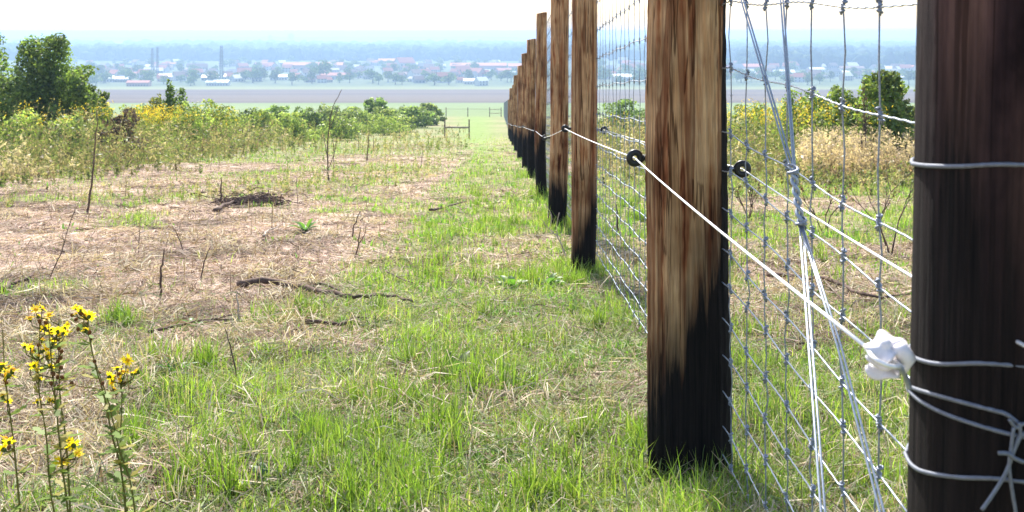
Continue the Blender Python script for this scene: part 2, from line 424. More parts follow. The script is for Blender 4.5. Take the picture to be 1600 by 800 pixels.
def strands(name, x, y, L, wd, cols, mat, label, up=.02, sun=True, dirn=None, cat="dry grass"):
    """lying curved straws"""
    n = len(x)
    a = rng.uniform(0, 2 * np.pi, n) if dirn is None else dirn
    cur = rng.normal(0, .5, n)
    P0 = np.stack([x - np.cos(a) * L / 2, y - np.sin(a) * L / 2], -1)
    a2 = a + cur
    P1 = np.stack([x, y], -1); P2 = P1 + np.stack([np.cos(a2), np.sin(a2)], -1) * (L / 2)[:, None]
    V = np.empty((n, 6, 3))
    lift = np.abs(rng.normal(0, up, (n, 3))) + .004
    for k, (p, aa) in enumerate(((P0, a), (P1, (a + a2) / 2), (P2, a2))):
        zz = ground(p[:, 0], p[:, 1]) + lift[:, k]
        nx, ny = -np.sin(aa) * wd / 2 * (1, 1, .4)[k], np.cos(aa) * wd / 2 * (1, 1, .4)[k]
        tw = rng.normal(0, .35, n) * wd
        V[:, 2 * k] = np.stack([p[:, 0] - nx, p[:, 1] - ny, zz - tw], -1); V[:, 2 * k + 1] = np.stack([p[:, 0] + nx, p[:, 1] + ny, zz + tw], -1)
    b = np.arange(n)[:, None] * 6
    q1 = b + np.array([[0, 1, 3, 2]]); q2 = b + np.array([[2, 3, 5, 4]])
    C = np.repeat(cols[:, None, :], 6, 1)
    me = np_mesh(name, V.reshape(-1, 3), [q1, q2], C.reshape(-1, 3))
    o = link(name, me, mat); tag(o, label, cat, kind="stuff"); return o

def sample(n, y0, y1, p, side=.47, extra=.7):
    """positions in the wedge in front of the camera, pdf(y) ~ y^-p"""
    u = rng.random(n); q = 1 - p if abs(1 - p) > 1e-6 else 1e-4
    y = (y0 ** q + u * (y1 ** q - y0 ** q)) ** (1 / q)
    x = rng.uniform(-1, 1, n) * (side * y + extra)
    return x, y
def palette(n, cols, jit=.25):
    c = np.array(cols); i = rng.integers(0, len(c), n); out = c[i] * (1 + rng.normal(0, jit, (n, 1)))
    return np.clip(out, .004, .9)

def build_grass():
    x, y = sample(560000, 1.5, 75, 1.35)
    g = greenness(x, y)
    cl = vnoise(x, y, .13, 71, 2)                      # tufts
    keep = rng.random(len(x)) < np.clip(g * (1.45 + .9 * (y < 6)) * (.22 + 1.5 * sstep(.34, .62, cl)) * (.45 + .9 * sstep(.32, .54, vnoise(x, y, .42, 79, 2))), 0.02, 1)
    x, y, g, cl = x[keep], y[keep], g[keep], cl[keep]
    n = len(x); sc_ = np.maximum(y / 4.5, .8) ** .62
    h = (.018 + .040 * g * sstep(.35, .7, cl) + .042 * rng.random(n) ** 2.5) * (1 + .5 * (rng.random(n) < .06)) * np.minimum(sc_, 1.7) ** .4
    lush = vnoise(x, y, .5, 77, 2); h *= .45 + 1.0 * sstep(.25, .75, lush)
    wd = (.0020 + .0020 * rng.random(n)) * sc_
    cols = palette(n, [(.14, .25, .024), (.21, .35, .035), (.29, .43, .05), (.16, .25, .04), (.35, .44, .08)], .25)
    yel = rng.random(n) < .14
    cols[yel] = palette(int(yel.sum()), [(.42, .36, .18), (.34, .30, .12), (.5, .42, .26)], .15)
    blades("grass", x, y, h, wd, cols, M_GRASS, "bright green grass growing along the fence and in tufts over the clearing", 1.15)
    # broad seedling leaves low in the turf
    x, y = sample(150000, 1.6, 40, 1.4); g = greenness(x, y); cl = vnoise(x, y, .3, 73, 2)
    k = rng.random(len(x)) < np.clip(g * sstep(.45, .65, cl), .01, 1); x, y = x[k], y[k]; n = len(x)
    sc_ = np.maximum(y / 4.5, .8) ** .6
    cols = palette(n, [(.13, .27, .035), (.18, .33, .05), (.10, .22, .04)], .15)
    blades("broadleaf_weeds", x, y, (.018 + .032 * rng.random(n)) * sc_ ** .5, (.006 + .008 * rng.random(n)) * sc_, cols, M_GRASS,
           "small broad leaved green weeds low among the grass", .9, cat="weeds")
def build_straw():
    # short dark twigs and stem bits littering the clearing
    x, y = sample(9000, 1.6, 40, 1.15); g = greenness(x, y); k = rng.random(len(x)) < (.18 + .8 * (1 - g)) * sstep(.35, .6, vnoise(x, y, 1.0, 88, 2)); x, y = x[k], y[k]; n = len(x)
    strands("twig_litter", x, y, (.05 + .20 * rng.random(n) ** 2) * np.maximum(y / 5, .8) ** .4, (.003 + .004 * rng.random(n)) * np.maximum(y / 6, .8) ** .5, palette(n, [(.12, .08, .06), (.08, .055, .045), (.2, .14, .11)], .2), M_STRAW, "short dark twigs littering the clearing", .02, cat="twigs")
    # matted clumps of old grass
    xs, ys = [], []
    for _ in range(330):
        yy = 1 / rng.uniform(1 / 30, 1 / 2.4); xx = rng.uniform(-.46, .5) * yy; nn = 70; s_ = rng.uniform(.05, .14) * max(1, yy / 7) ** .6
        xs.append(xx + rng.normal(0, s_, nn)); ys.append(yy + rng.normal(0, s_ * .8, nn))
    x = np.concatenate(xs); y = np.maximum(np.concatenate(ys), 1.6); k = rng.random(len(x)) < .95 - greenness(x, y); x, y = x[k], y[k]; n = len(x)
    strands("matted_grass", x, y, .08 + .12 * rng.random(n), (.002 + .002 * rng.random(n)) * np.maximum(y / 4, .8) ** .6, palette(n, [(.50, .42, .30), (.60, .52, .38), (.38, .30, .2), (.22, .16, .11)], .15), M_STRAW, "raised matted clumps of old dry grass in the clearing", .045)

    x, y = sample(330000, 1.5, 45, 1.3)
    g = greenness(x, y); cl = vnoise(x, y, .4, 81, 2)
    k = rng.random(len(x)) < np.clip((1.05 - g) * (.35 + .9 * sstep(.3, .6, cl)), .22, 1)
    x, y, g = x[k], y[k], g[k]; n = len(x)
    sc_ = np.maximum(y / 4, .8) ** .62
    L = (.05 + .16 * rng.random(n) ** 1.5) * sc_ ** .5; wd = (.0016 + .0016 * rng.random(n)) * sc_
    c = palette(n, [(.50, .375, .305), (.42, .305, .25), (.58, .47, .39), (.31, .215, .18), (.38, .31, .23), (.16, .11, .088)], .14)
    tone = .52 + .72 * sstep(.25, .7, vnoise(x, y, .55, 86, 3)) * (.75 + .5 * vnoise(x, y, 2.2, 87, 1)); c = np.clip(c * tone[:, None], .01, .8)
    pref = vnoise(x, y, 1.6, 83, 1) * 6.28
    dirn = np.where(rng.random(n) < .6, pref + rng.normal(0, .45, n), rng.uniform(0, 6.28, n))
    strands("dry_grass", x, y, L, wd, c, M_STRAW, "flattened dry straw matted over the trampled clearing", .014, dirn=dirn)
    # flattened green-grey grass, lower left
    x, y = sample(120000, 1.5, 9, 1.2); g = greenness(x, y)
    k = rng.random(len(x)) < np.clip((x < fence_x(y) + 2) * (.15 + .8 * np.clip(g, 0, .7)) * (1 - sstep(5, 8, y)), 0, 1); x, y = x[k], y[k]; n = len(x)
    c = palette(n, [(.22, .27, .12), (.17, .24, .06), (.30, .31, .19), (.14, .20, .05), (.34, .28, .2)], .15)
    strands("flattened_grass", x, y, .05 + .10 * rng.random(n), .0018 + .0016 * rng.random(n), c, M_STRAW, "cut green grass lying flat in swirls on the ground", .03, cat="grass")
    # upright dry stalks scattered
    x, y = sample(26000, 1.8, 60, 1.2); g = greenness(x, y)
    k = rng.random(len(x)) < .25 + .5 * (1 - g); x, y = x[k], y[k]; n = len(x)
    c = palette(n, [(.42, .33, .23), (.32, .24, .16), (.48, .40, .29), (.2, .13, .09)], .15)
    blades("dry_stalks", x, y, .04 + .12 * rng.random(n) ** 2, (.0025 + .002 * rng.random(n)) * np.maximum(y / 4, .8) ** .6, c, M_STRAW, "thin dead upright stalks standing in the clearing", .8, cat="dry stalks")
build_grass(); build_straw()

# grass clumps at the post feet (real tufts, part of the turf)
def foot_tufts():
    xs, ys, hs = [], [], []
    for (Y, r, nn, hh) in ((3.06, .13, 520, .125), (1.1, .14, 500, .12), (6.98, .12, 420, .14), (9.8, .12, 260, .16), (13.8, .12, 200, .18), (18.2, .13, 160, .18)):
        a = rng.uniform(0, 6.28, nn); rr = r * .9 + np.abs(rng.normal(0, .09, nn))
        xs.append(fence_x(Y) + np.cos(a) * rr); ys.append(Y + np.sin(a) * rr); hs.append(hh * (.35 + .8 * rng.random(nn)))
    # lusher humps in the near strip
    for _ in range(170):
        Y = rng.uniform(2.5, 14); X = fence_x(Y) - rng.uniform(-1.6, 1.1)
        nn = 60; a = rng.uniform(0, 6.28, nn); rr = np.abs(rng.normal(0, .06, nn))
        xs.append(X + np.cos(a) * rr); ys.append(Y + np.sin(a) * rr); hs.append(rng.uniform(.06, .13) * (.4 + .8 * rng.random(nn)))
    for (px, py, k) in ((600, 640, 5), (530, 700, 7), (450, 735, 6), (350, 745, 4), (270, 575, 6), (700, 575, 3), (820, 445, 6), (760, 620, 4), (560, 790, 6), (660, 765, 6), (860, 770, 5), (960, 700, 6), (170, 500, 3), (430, 500, 3), (240, 690, 4)):
        Y = 1656 / (py - 189)
        for _ in range(k):
            X = at(px, Y) + rng.normal(0, .12); y0 = Y + rng.normal(0, .1)
            nn = 80; a = rng.uniform(0, 6.28, nn); rr = np.abs(rng.normal(0, .045, nn))
            xs.append(X + np.cos(a) * rr); ys.append(y0 + np.sin(a) * rr); hs.append(rng.uniform(.10, .16) * (.4 + .8 * rng.random(nn)))
    x = np.concatenate(xs); y = np.concatenate(ys); h = np.concatenate(hs); n = len(x)
    cols = palette(n, [(.11, .20, .02), (.16, .26, .03), (.20, .30, .045), (.24, .31, .06)], .18)
    blades("tall_grass", x, y, h, (.003 + .0025 * rng.random(n)) * np.maximum(y / 4.5, .8) ** .5, cols, M_GRASS, "taller green grass tufts round the post feet and in the turf", .7)
foot_tufts()

# ------------------------------------------------------------------ leaf clouds (shrubs, trees, weeds)
def leaf_cloud(centers, radii, n, size, cols, jit=.2, squash=1.0, shell=.55):
    """n leaf quads spread through ellipsoid lobes. returns verts, quads, cols"""
    centers = np.array(centers, float); radii = np.array(radii, float)
    wgt = radii[:, 0] * radii[:, 1] + radii[:, 2] * radii[:, 0]; idx = rng.choice(len(centers), n, p=wgt / wgt.sum())
    d = rng.normal(0, 1, (n, 3)); d /= np.linalg.norm(d, axis=1)[:, None]
    r = shell + (1 - shell) * rng.random(n) ** .7; r *= 1 + rng.normal(0, .10, n)
    p = centers[idx] + d * radii[idx] * r[:, None]
    s = size * (.6 + .8 * rng.random(n))
    nrm = d * .6 + rng.normal(0, .6, (n, 3)); nrm[:, 2] += .35; nrm /= np.linalg.norm(nrm, axis=1)[:, None]
    t = np.cross(nrm, rng.normal(0, 1, (n, 3))); t /= np.linalg.norm(t, axis=1)[:, None]; b = np.cross(nrm, t)
    a1 = t * s[:, None]; b1 = b * (s * .55)[:, None]
    V = np.stack([p - a1, p - b1, p + a1, p + b1], 1)
    lobe = rng.normal(1, jit, len(centers))
    c = palette(n, cols, .18) * lobe[idx][:, None]
    C = np.repeat(np.clip(c, .004, .8)[:, None, :], 4, 1)
    Fq = np.arange(n)[:, None] * 4 + np.arange(4)[None, :]
    return V.reshape(-1, 3), Fq, C.reshape(-1, 3)

GREEN = [(.12, .19, .04), (.16, .24, .05), (.20, .28, .06), (.09, .14, .035)]
YGREEN = [(.18, .25, .05), (.23, .29, .06), (.14, .20, .04), (.27, .30, .08)]
OLIVE = [(.13, .17, .05), (.18, .21, .07), (.10, .14, .04)]
BROWN = [(.06, .035, .03), (.09, .05, .04), (.04, .025, .025), (.07, .07, .03)]
def shrub(name, px, Y, top_py, wpx, pal, nleaf, size, label, cat="bush", group=None, lobes=9, wide=1.0, mat=None, base_py=None, tall=False, lean=0.0):
    x = at(px, Y); z0 = gz(x, Y); H = zat(top_py, Y) - z0; W = wpx * Y / F
    t = empty(name, (x, Y, z0), label, cat, group)
    c, r = [], []
    for i in range(lobes):
        a = i * 2.4 + rng.random(); f = (i + .5) / lobes
        hh = H * (.15 + .70 * f); k = math.sqrt(max(.12, 1 - .9 * f * f))
        rad = W * .5 * .55 * k; cx = math.cos(a) * W * .5 * .55 * k * rng.uniform(.5, 1.1) + lean * hh; cy = math.sin(a) * W * .5 * .5 * k
        rz = H * rng.uniform(.16, .25)
        c.append((cx, cy, min(hh, H - rz * .95))); r.append((rad * rng.uniform(.7, 1.15), rad * rng.uniform(.7, 1.1), rz))
    for i in range(int(lobes * 1.6)):          # ragged outer sprays
        a = rng.uniform(0, 6.28); f = rng.random(); k = math.sqrt(max(.1, 1 - f * f))
        c.append((math.cos(a) * W * .5 * k * .95 + lean * H * f, math.sin(a) * W * .4 * k, H * (.15 + .8 * f))); rr = W * rng.uniform(.05, .13)
        r.append((rr, rr, H * rng.uniform(.05, .11)))
    V, Fq, C = leaf_cloud(c, r, nleaf, size, pal)
    me = np_mesh("foliage", V, [Fq], C); link("foliage", me, mat or M_LEAF, t)["kind"] = "stuff"
    mb = MB()
    tr = max(.012, H * .018)
    for i in range(min(lobes, 7)):
        cx, cy, cz = c[i]
        mb.tube([(rng.normal(0, .02), rng.normal(0, .02), -.05), (cx * .35, cy * .35, cz * .5), (cx * .8, cy * .8, cz * .95)], [tr, tr * .6, tr * .2], 6)
    link("trunk" if tall else "stems", mb.mesh("stems", True), M_BARK, t)
    return t

shrub("hawthorn_tree", 70, 33, 55, 165, GREEN + YGREEN[:2], 22000, .055, "tallest dark green tree at the left with a ragged rounded crown", "tree", lobes=19, tall=True)
shrub("hawthorn_tree", -22, 36, 52, 120, GREEN, 10000, .055, "dark green tree cut off by the left edge beside the tallest tree", "tree", lobes=12, tall=True)
shrub("leafy_bush", 116, 32, 112, 110, GREEN + YGREEN[:2], 8000, .05, "mid green bush leaning against the tallest tree's right side", lobes=9)
shrub("leafy_bush", 150, 34, 136, 62, YGREEN + GREEN, 3200, .05, "small loose bush right of the bush under the tallest tree", lobes=6)
shrub("young_tree", 272, 36, 124, 52, GREEN, 3000, .05, "small dark green young tree rising out of yellow goldenrod", "tree", lobes=8, tall=True)
shrub("dead_dock", 196, 25, 166, 92, [(.13, .08, .065), (.08, .05, .045), (.16, .13, .07), (.06, .04, .04)], 1800, .036, "clump of dark brown dead plants among the green weeds", "dead plants", lobes=4)
shrub("willow_bush", 240, 36, 148, 70, [(.20, .22, .05), (.30, .28, .05), (.16, .20, .04)], 2600, .045, "yellow green goldenrod bush left of the small young tree", lobes=6)
shrub("willow_bush", 330, 40, 156, 95, YGREEN, 3000, .05, "yellow green bush right of the small young tree", lobes=7)
shrub("willow_bush", 390, 50, 166, 80, YGREEN + OLIVE, 2200, .06, "low pale bush between the yellow green bush and the dark ones", lobes=6)
for (px, Y, top, wd, pal, lab) in (
    (436, 58, 163, 60, GREEN, "dark bush left of the middle bush row"), (474, 60, 165, 54, GREEN + OLIVE, "dark bush second from the left in the middle bush row"),
    (512, 66, 161, 66, OLIVE, "olive bush behind the thin bare stalks"), (552, 74, 166, 64, OLIVE + YGREEN, "olive bush left of the pointed top bush"),
    (586, 92, 151, 38, GREEN, "bush with a small pointed top above the bush row"), (604, 80, 167, 80, OLIVE + YGREEN, "wide olive bush under the pointed top bush"),
    (640, 96, 165, 66, GREEN + OLIVE, "rounded dark bush near the right end of the bush row"), (666, 112, 160, 44, YGREEN + OLIVE, "rounded bush at the right end of the bush row"),
    (405, 54, 170, 56, YGREEN, "pale green bush at the left end of the bush row")):
    shrub("field_bush", px, Y, top, wd * 1.25, [tuple(c * 1.3 + .035 for c in q) for q in pal], 3600, .0011 * Y + .01, lab, "bush", "bushes along the edge of the field", lobes=10)  # palette lifted paler to paint veiling glare into the leaves
for i, (px, Y, top, wd, pal) in enumerate(((300, 34, 160, 90, YGREEN), (355, 42, 164, 90, YGREEN + OLIVE), (30, 27, 168, 110, YGREEN), (110, 27, 172, 90, YGREEN + OLIVE), (210, 40, 160, 100, YGREEN), (450, 50, 176, 90, YGREEN), (530, 58, 180, 90, YGREEN + OLIVE), (600, 70, 182, 90, YGREEN))):
    shrub("scrub_bush", px, Y, top, wd, [tuple(c * 1.25 + .02 for c in q) for q in pal], 2600, .045 if Y < 45 else .065, ("yellow green scrub right of the small young tree", "low scrub left of the pale green bush", "pale scrub below the tree cut by the left edge", "pale scrub at the foot of the tallest tree", "yellow green scrub behind the dark dead plants", "low scrub in front of the dark bushes", "low scrub at the foot of the thin bare stalks", "low scrub in front of the pointed top bush")[i], "bush", lobes=9)  # scrub colours also lifted, painting the pale glare veil
# right of the fence
for (px, Y, top, wd, pal, nl, lab) in (
    (1385, 21, 108, 130, YGREEN + GREEN[:2], 9000, "tall light green bush against the edge of the dark near post"),
    (1318, 24, 136, 100, YGREEN + GREEN[:2], 5000, "light green bush left of the tall one behind the netting"),
    (1258, 26, 134, 110, GREEN + YGREEN[:2], 5500, "mid green bush behind the crossed bracing wires"),
    (1178, 32, 156, 100, YGREEN + OLIVE, 3200, "low bush just right of the broad near post"),
    (1470, 24, 120, 110, YGREEN, 2400, "light green bush mostly behind the dark near post"),
    (970, 56, 156, 110, GREEN, 3400, "dark bushes seen through the netting between two posts"),
    (1060, 52, 154, 110, OLIVE, 1600, "olive bush mostly behind the broad near post")):
    shrub("leafy_bush", px, Y, top, wd, pal, nl, .042 if Y < 40 else .07, lab, "bush", lobes=11)
shrub("dead_dock", 1350, 19.5, 106, 30, BROWN, 330, .02, "dark brown dead seed heads on stalks behind the netting", "dead plants", lobes=4)

# weeds: upright stalks with leaves, mixed species
def weeds(name, xs, ys, hs, pal, toppal, label, leaf=.035, nleaf=16, topn=10, cat="weeds"):
    V, Fq, C = [], [], []; nv = 0
    n = len(xs); z = ground(xs, ys)
    sz = np.maximum(ys / 22, .7) ** .7
    # stalks as thin crossed strips
    ld = rng.uniform(0, 6.28, n); ln = np.abs(rng.normal(0, .16, n)) * hs
    tx, ty = np.cos(ld) * ln, np.sin(ld) * ln
    wd = .004 * sz
    S = np.empty((n, 4, 3))
    S[:, 0] = np.stack([xs - wd, ys, z - .02], -1); S[:, 1] = np.stack([xs + wd, ys, z - .02], -1)
    S[:, 2] = np.stack([xs + tx + wd * .5, ys + ty, z + hs], -1); S[:, 3] = np.stack([xs + tx - wd * .5, ys + ty, z + hs], -1)
    c = palette(n, pal, .2) * .7
    V.append(S.reshape(-1, 3)); C.append(np.repeat(c[:, None], 4, 1).reshape(-1, 3)); Fq.append(np.arange(n)[:, None] * 4 + np.arange(4)); nv += 4 * n
    for (cnt, p2, lo, hi, s, spread) in ((nleaf, pal, .05, .95, leaf, .09), (topn, toppal, .80, 1.05, leaf * .55, .05)):
        if cnt == 0: continue
        i = np.repeat(np.arange(n), cnt); m = len(i)
        f = lo + (hi - lo) * rng.random(m)
        p = np.stack([xs[i] + tx[i] * f + rng.normal(0, 1, m) * spread * hs[i], ys[i] + ty[i] * f + rng.normal(0, 1, m) * spread * hs[i], z[i] + hs[i] * f], -1)
        d = rng.normal(0, 1, (m, 3)); d[:, 2] = d[:, 2] * .8 + .5; d /= np.linalg.norm(d, axis=1)[:, None]
        b = np.cross(d, rng.normal(0, 1, (m, 3))); b /= np.linalg.norm(b, axis=1)[:, None]
        ss = s * (.5 + rng.random(m)) * sz[i]
        L = d * ss[:, None]; B = b * (ss * .28)[:, None]
        Q = np.stack([p - L, p - B, p + L, p + B], 1)
        pc = palette(n, p2, .12)[i] * (1 + rng.normal(0, .15, (m, 1)))
        V.append(Q.reshape(-1, 3)); C.append(np.repeat(np.clip(pc, .004, .8)[:, None], 4, 1).reshape(-1, 3))
        Fq.append(nv + np.arange(m)[:, None] * 4 + np.arange(4)); nv += 4 * m
    me = np_mesh(name, np.concatenate(V), [np.concatenate(Fq)], np.concatenate(C))
    o = link(name, me, M_LEAF); tag(o, label, cat, kind="stuff")
STRAWC = [(.40, .33, .22), (.46, .38, .26), (.34, .27, .18), (.30, .28, .14)]
def left_bound(y): return np.interp(y, [16.0, 18, 21, 30, 50, 60, 110], [0, 90, 240, 390, 470, 500, 560])
def build_weeds():
    def field(n, y0, y1, p): return sample(n, y0, y1, p, .50, .5)
    def leftmask(x, y, soft=40):
        px = 800 + x / y * F; return (px < left_bound(y) + rng.normal(0, soft, len(x))) & (y > 15.5)
    def rightmask(x, y): return (x > net_x(y) + .8 + 1.2 * rng.random(len(x))) & (y > 14.5 + 2.5 * vnoise(x, y, 2, 5))
    x, y = field(15000, 15.5, 75, 1.1); k = leftmask(x, y) | rightmask(x, y); x, y = x[k], y[k]
    big = vnoise(x, y, 3.0, 91, 2); n = len(x)
    ramp_h = np.clip((y - 15) / 7, .25, 1)
    hs = (.30 + .70 * rng.random(n) ** 1.8) * ramp_h * (.30 + 1.35 * vnoise(x, y, 1.8, 92, 2))
    kind = vnoise(x, y, 2.2, 95, 2) + rng.normal(0, .07, n)
    px = 800 + x / y * F
    kind = kind - .16 * (px > 900) ; a = kind < .50; b = (kind >= .50) & (kind < .66); c = kind >= .66
    weeds("green_weeds", x[a], y[a], hs[a], [(.15, .19, .06), (.11, .14, .045), (.21, .24, .08), (.28, .24, .14), (.17, .13, .08)], [(.24, .27, .08), (.34, .30, .14)], "tall yellow green weeds crowding the edge of the clearing", .045, 18, 6)
    weeds("seeding_weeds", x[b], y[b], hs[b], [(.17, .19, .06), (.22, .20, .09), (.14, .13, .06)], [(.30, .22, .13), (.22, .14, .09), (.45, .36, .22)], "brown headed seeding weeds mixed among the green ones", .04, 14, 10)
    weeds("tall_dry_grass", x[c], y[c], hs[c] * .85, STRAWC, [(.48, .39, .29), (.53, .44, .35)], "pale dry tall grass standing among the weeds", .05, 14, 8, "dry grass")
    # goldenrod in bloom
    x, y = field(9000, 22, 60, 1.0); k = leftmask(x, y, 20) | (rightmask(x, y) & (y > 20))
    k &= (vnoise(x, y, 4.0, 97, 2) > .66) & (rng.random(len(x)) < .35); x, y = x[k], y[k]; n = len(x)
    weeds("goldenrod", x, y, .85 + .45 * rng.random(n), [(.15, .21, .04), (.11, .16, .03)], [(.62, .42, .03), (.70, .50, .05), (.45, .36, .05)], "yellow flowering goldenrod standing among the weeds", .04, 12, 14)
    for (px, Y, m) in ((75, 24, 14), (120, 24, 8), (232, 32, 46), (250, 33, 46), (315, 37, 12), (1215, 25, 30), (1280, 22, 24), (1340, 20, 10), (1190, 24, 22)):
        X = at(px, Y) + rng.normal(0, .45, m); Yy = Y + rng.normal(0, .8, m)
        weeds("goldenrod", X, Yy, 1.0 + .35 * rng.random(m), [(.15, .21, .04), (.2, .24, .05)], [(.68, .46, .03), (.75, .52, .05)], "clump of bright yellow goldenrod in full flower near " + ("the left trees" if px < 400 else "the netting"), .04, 12, 16)
    # low scrub beyond, along the strip, scattered
    x, y = field(9000, 10, 110, 1.0); px = 800 + x / y * F; k = (vnoise(x, y, 3, 99, 2) > .50) & ((x < fence_x(y) - 1.6) | (x > fence_x(y) + .9)) & ~((px > 735) & (px < 800)); x, y = x[k], y[k]; n = len(x)
    weeds("low_weeds", x, y, (.10 + .28 * rng.random(n)) * np.clip(y / 20, .35, 1.3), [(.16, .22, .05), (.22, .26, .09), (.35, .30, .16), (.40, .32, .2)], [(.40, .34, .2), (.30, .28, .1)], "low mixed green and straw weeds sprouting over the clearing", .03, 12, 4)
    # pale dry grass patch to the right, beyond the netting
    m = 600; X = at(rng.uniform(1250, 1460, m), 18) ; Yy = 18.5 + rng.random(m) * 3.0; X = X / 18 * Yy
    weeds("tall_dry_grass", X, Yy, .30 + .55 * rng.random(m) ** 1.5, [(.5, .38, .27), (.56, .44, .32)], [(.58, .45, .36), (.52, .40, .31)], "drift of pinkish dry grass behind the netting", .05, 12, 10, "dry grass")
build_weeds()

# ------------------------------------------------------------------ fence posts
def post_mesh(name, r, H, char_shade_fn, seed, n=28, levels=46, flat=.18, wob=.010, below=.35, sx=1.0, sy=1.0):
    am = .22 if flat < .05 else 1.0
    """split trunk: flattened front, knots, long grooves. origin at ground level"""
    rs = np.random.default_rng(seed)
    th = np.arange(n) / n * 2 * np.pi
    prof = 1 + am * (.035 * np.sin(2 * th + rs.random() * 6) + .03 * np.sin(3 * th + rs.random() * 6) + .016 * rs.normal(0, 1, n))
    for _ in range(int(n / 5) if n > 30 else 0):          # drying grooves
        c0 = rs.random() * 6.28; dd = np.abs((th - c0 + np.pi) % (2 * np.pi) - np.pi); prof = prof - rs.uniform(.012, .045) * (.35 if flat < .05 else 1) * np.exp(-(dd / (5.0 / n)) ** 2)
    zz = np.linspace(-below, H, levels)
    V = []; ch = []
    ph = rs.random(6) * 6.28
    for z in zz:
        bx = wob * math.sin(z * 1.7 + ph[0]) + wob * .4 * math.sin(z * 4.3 + ph[1]); by = wob * math.sin(z * 1.3 + ph[2])
        rr = r * prof * (1 + am * (.03 * np.sin(z * 2.3 + ph[3]) + .012 * np.sin(z * 9 + th * 2 + ph[4]) + .008 * rs.normal(0, 1, n)))
        x = rr * np.cos(th) * sx; y = rr * np.sin(th) * sy
        cut = -r * (1 - flat); y = np.where(y < cut, cut + (y - cut) * .22, y)    # split face towards -Y
        V.append(np.stack([x + bx, y + by, np.full(n, z)], -1))
        ch.append(char_shade_fn(x, y, np.full(n, z)))
    # slightly rough, chamfered sawn top
    top = V[-1].copy(); cxy = top.mean(0); top = cxy + (top - cxy) * .93; top[:, 2] = H + .008 + .012 * (top[:, 0] - cxy[0]) / r
    V.append(top); ch.append(ch[-1])
    V.append(cxy[None] + np.array([[0, 0, .012]])); ch.append(ch[-1][:1])
    L = len(zz) + 1
    i = np.arange(L - 1)[:, None] * n; k = np.arange(n)[None, :]
    Fq = np.stack([i + k, i + (k + 1) % n, i + n + (k + 1) % n, i + n + k], -1).reshape(-1, 4)
    b = (L - 1) * n; kk = np.arange(n); Ft = np.stack([b + kk, b + (kk + 1) % n, np.full(n, L * n)], -1)
    me = np_mesh(name, np.concatenate(V), [Fq, Ft], None, True, {"CharShade": np.concatenate(ch)})
    return me

def ring_insulator(parent, loc, side, s=1.0, name="ring_insulator", rot=0.0):
    """black screw-in ring insulator; side -1 = ring to the left of the post, loc = ring centre (local)"""
    bm = bmesh.new()
    n, m, R0, r0 = 28, 12, .0148 * s, .0088 * s
    vs = []
    for i in range(n):
        a = 2 * math.pi * i / n
        for k in range(m):
            b = 2 * math.pi * k / m
            rr = R0 + r0 * math.cos(b)
            vs.append(bm.verts.new((rr * math.cos(a), r0 * .75 * math.sin(b), rr * math.sin(a))))
    for i in range(n):
        for k in range(m):
            bm.faces.new((vs[i * m + k], vs[((i + 1) % n) * m + k], vs[((i + 1) % n) * m + (k + 1) % m], vs[i * m + (k + 1) % m]))
    bmesh.ops.recalc_face_normals(bm, faces=bm.faces)
    me = bpy.data.meshes.new(name); bm.to_mesh(me); bm.free(); me.polygons.foreach_set("use_smooth", [True] * len(me.polygons))
    o = link(name, me, M_BLACK, parent, loc); o.rotation_euler = (0, 0, rot)
    st = MB(); pts, rad = [], []
    x = .020 * s
    for k in range(5):
        for (dx, r) in ((0, .006), (.001, .0095), (.0035, .0095), (.0045, .006)):
            pts.append((-side * (x + dx * s), 0, 0)); rad.append(r * s)
        x += .0062 * s
    st.tube(pts, rad, 12)
    link("ribbed_stem", st.mesh("ribbed_stem", True), M_BLACK, o)
    sc2 = MB(); sc2.tube([(-side * x, 0, 0), (-side * (x + .07 * s), 0, -.002)], .0025 * s, 8)
    link("screw", sc2.mesh("screw", True), M_ZINC, o)
    return o

def char_ramp(h0, kx, amp=.0):
    return lambda x, y, z: (h0 + kx * x - z)
POSTS = []   # (Y, r, top z, label, char fn)
def add_post(Y, rpx, top, char_shade, label, seed, X=None, mat=None, n=28, levels=46, flat=.18, base=None, wob=.010, lean=(0, 0)):
    x = fence_x(Y) if X is None else X; z0 = gz(x, Y) if base is None else base
    r = rpx if rpx < 1 else rpx
    t = empty("fence_post", (x, Y, z0), label, "fence post", "wooden posts of the wire fence")
    me = post_mesh("post", r, top - z0, char_shade, seed, n, levels, flat, wob)
    o = link("pole", me, mat or M_POST, t); o.rotation_euler = (lean[1], lean[0], 0)
    POSTS.append((Y, x, z0, t)); return t
p1 = add_post(1.12, .103, .95, lambda x, y, z: (.72 - 2.4 * x - z) * .8, "very dark stained post at the right edge with wires looped around it", 3, X=.483, mat=M_POSTDARK, n=110, levels=80, flat=.0, base=gz(.50, 1.12), wob=.0008, lean=(.018, 0))
p2 = add_post(3.06, .1025, 1.05, lambda x, y, z: .55 + 1.7 * x + 9 * x * np.abs(x) + 4 * np.clip(x - .079, 0, 1) * 14 - z, "broad streaked tan post with a charred black foot nearest the middle", 12, X=.4755, n=110, levels=100, flat=.22, base=gz(.468, 3.06), wob=.006, lean=(-.004, 0))  # right edge term paints the post's shade side dark; the foot is char
p3 = add_post(6.98, .078, .78, lambda x, y, z: .40 + 2.2 * x - z, "tan post second in size with a diagonal charred foot", 21, n=40, levels=60, base=gz(fence_x(6.98), 6.98), lean=(.004, 0))
p4 = add_post(9.8, .077, .62, lambda x, y, z: .45 - .5 * np.abs(x) - z, "reddish brown post behind the second largest one with a knotty face", 33, base=None)
p5 = add_post(13.8, .066, zat(21, 13.8), lambda x, y, z: .75 + 2.0 * x - z, "slim brown post whose sawn top stands just below the picture's upper edge", 47)
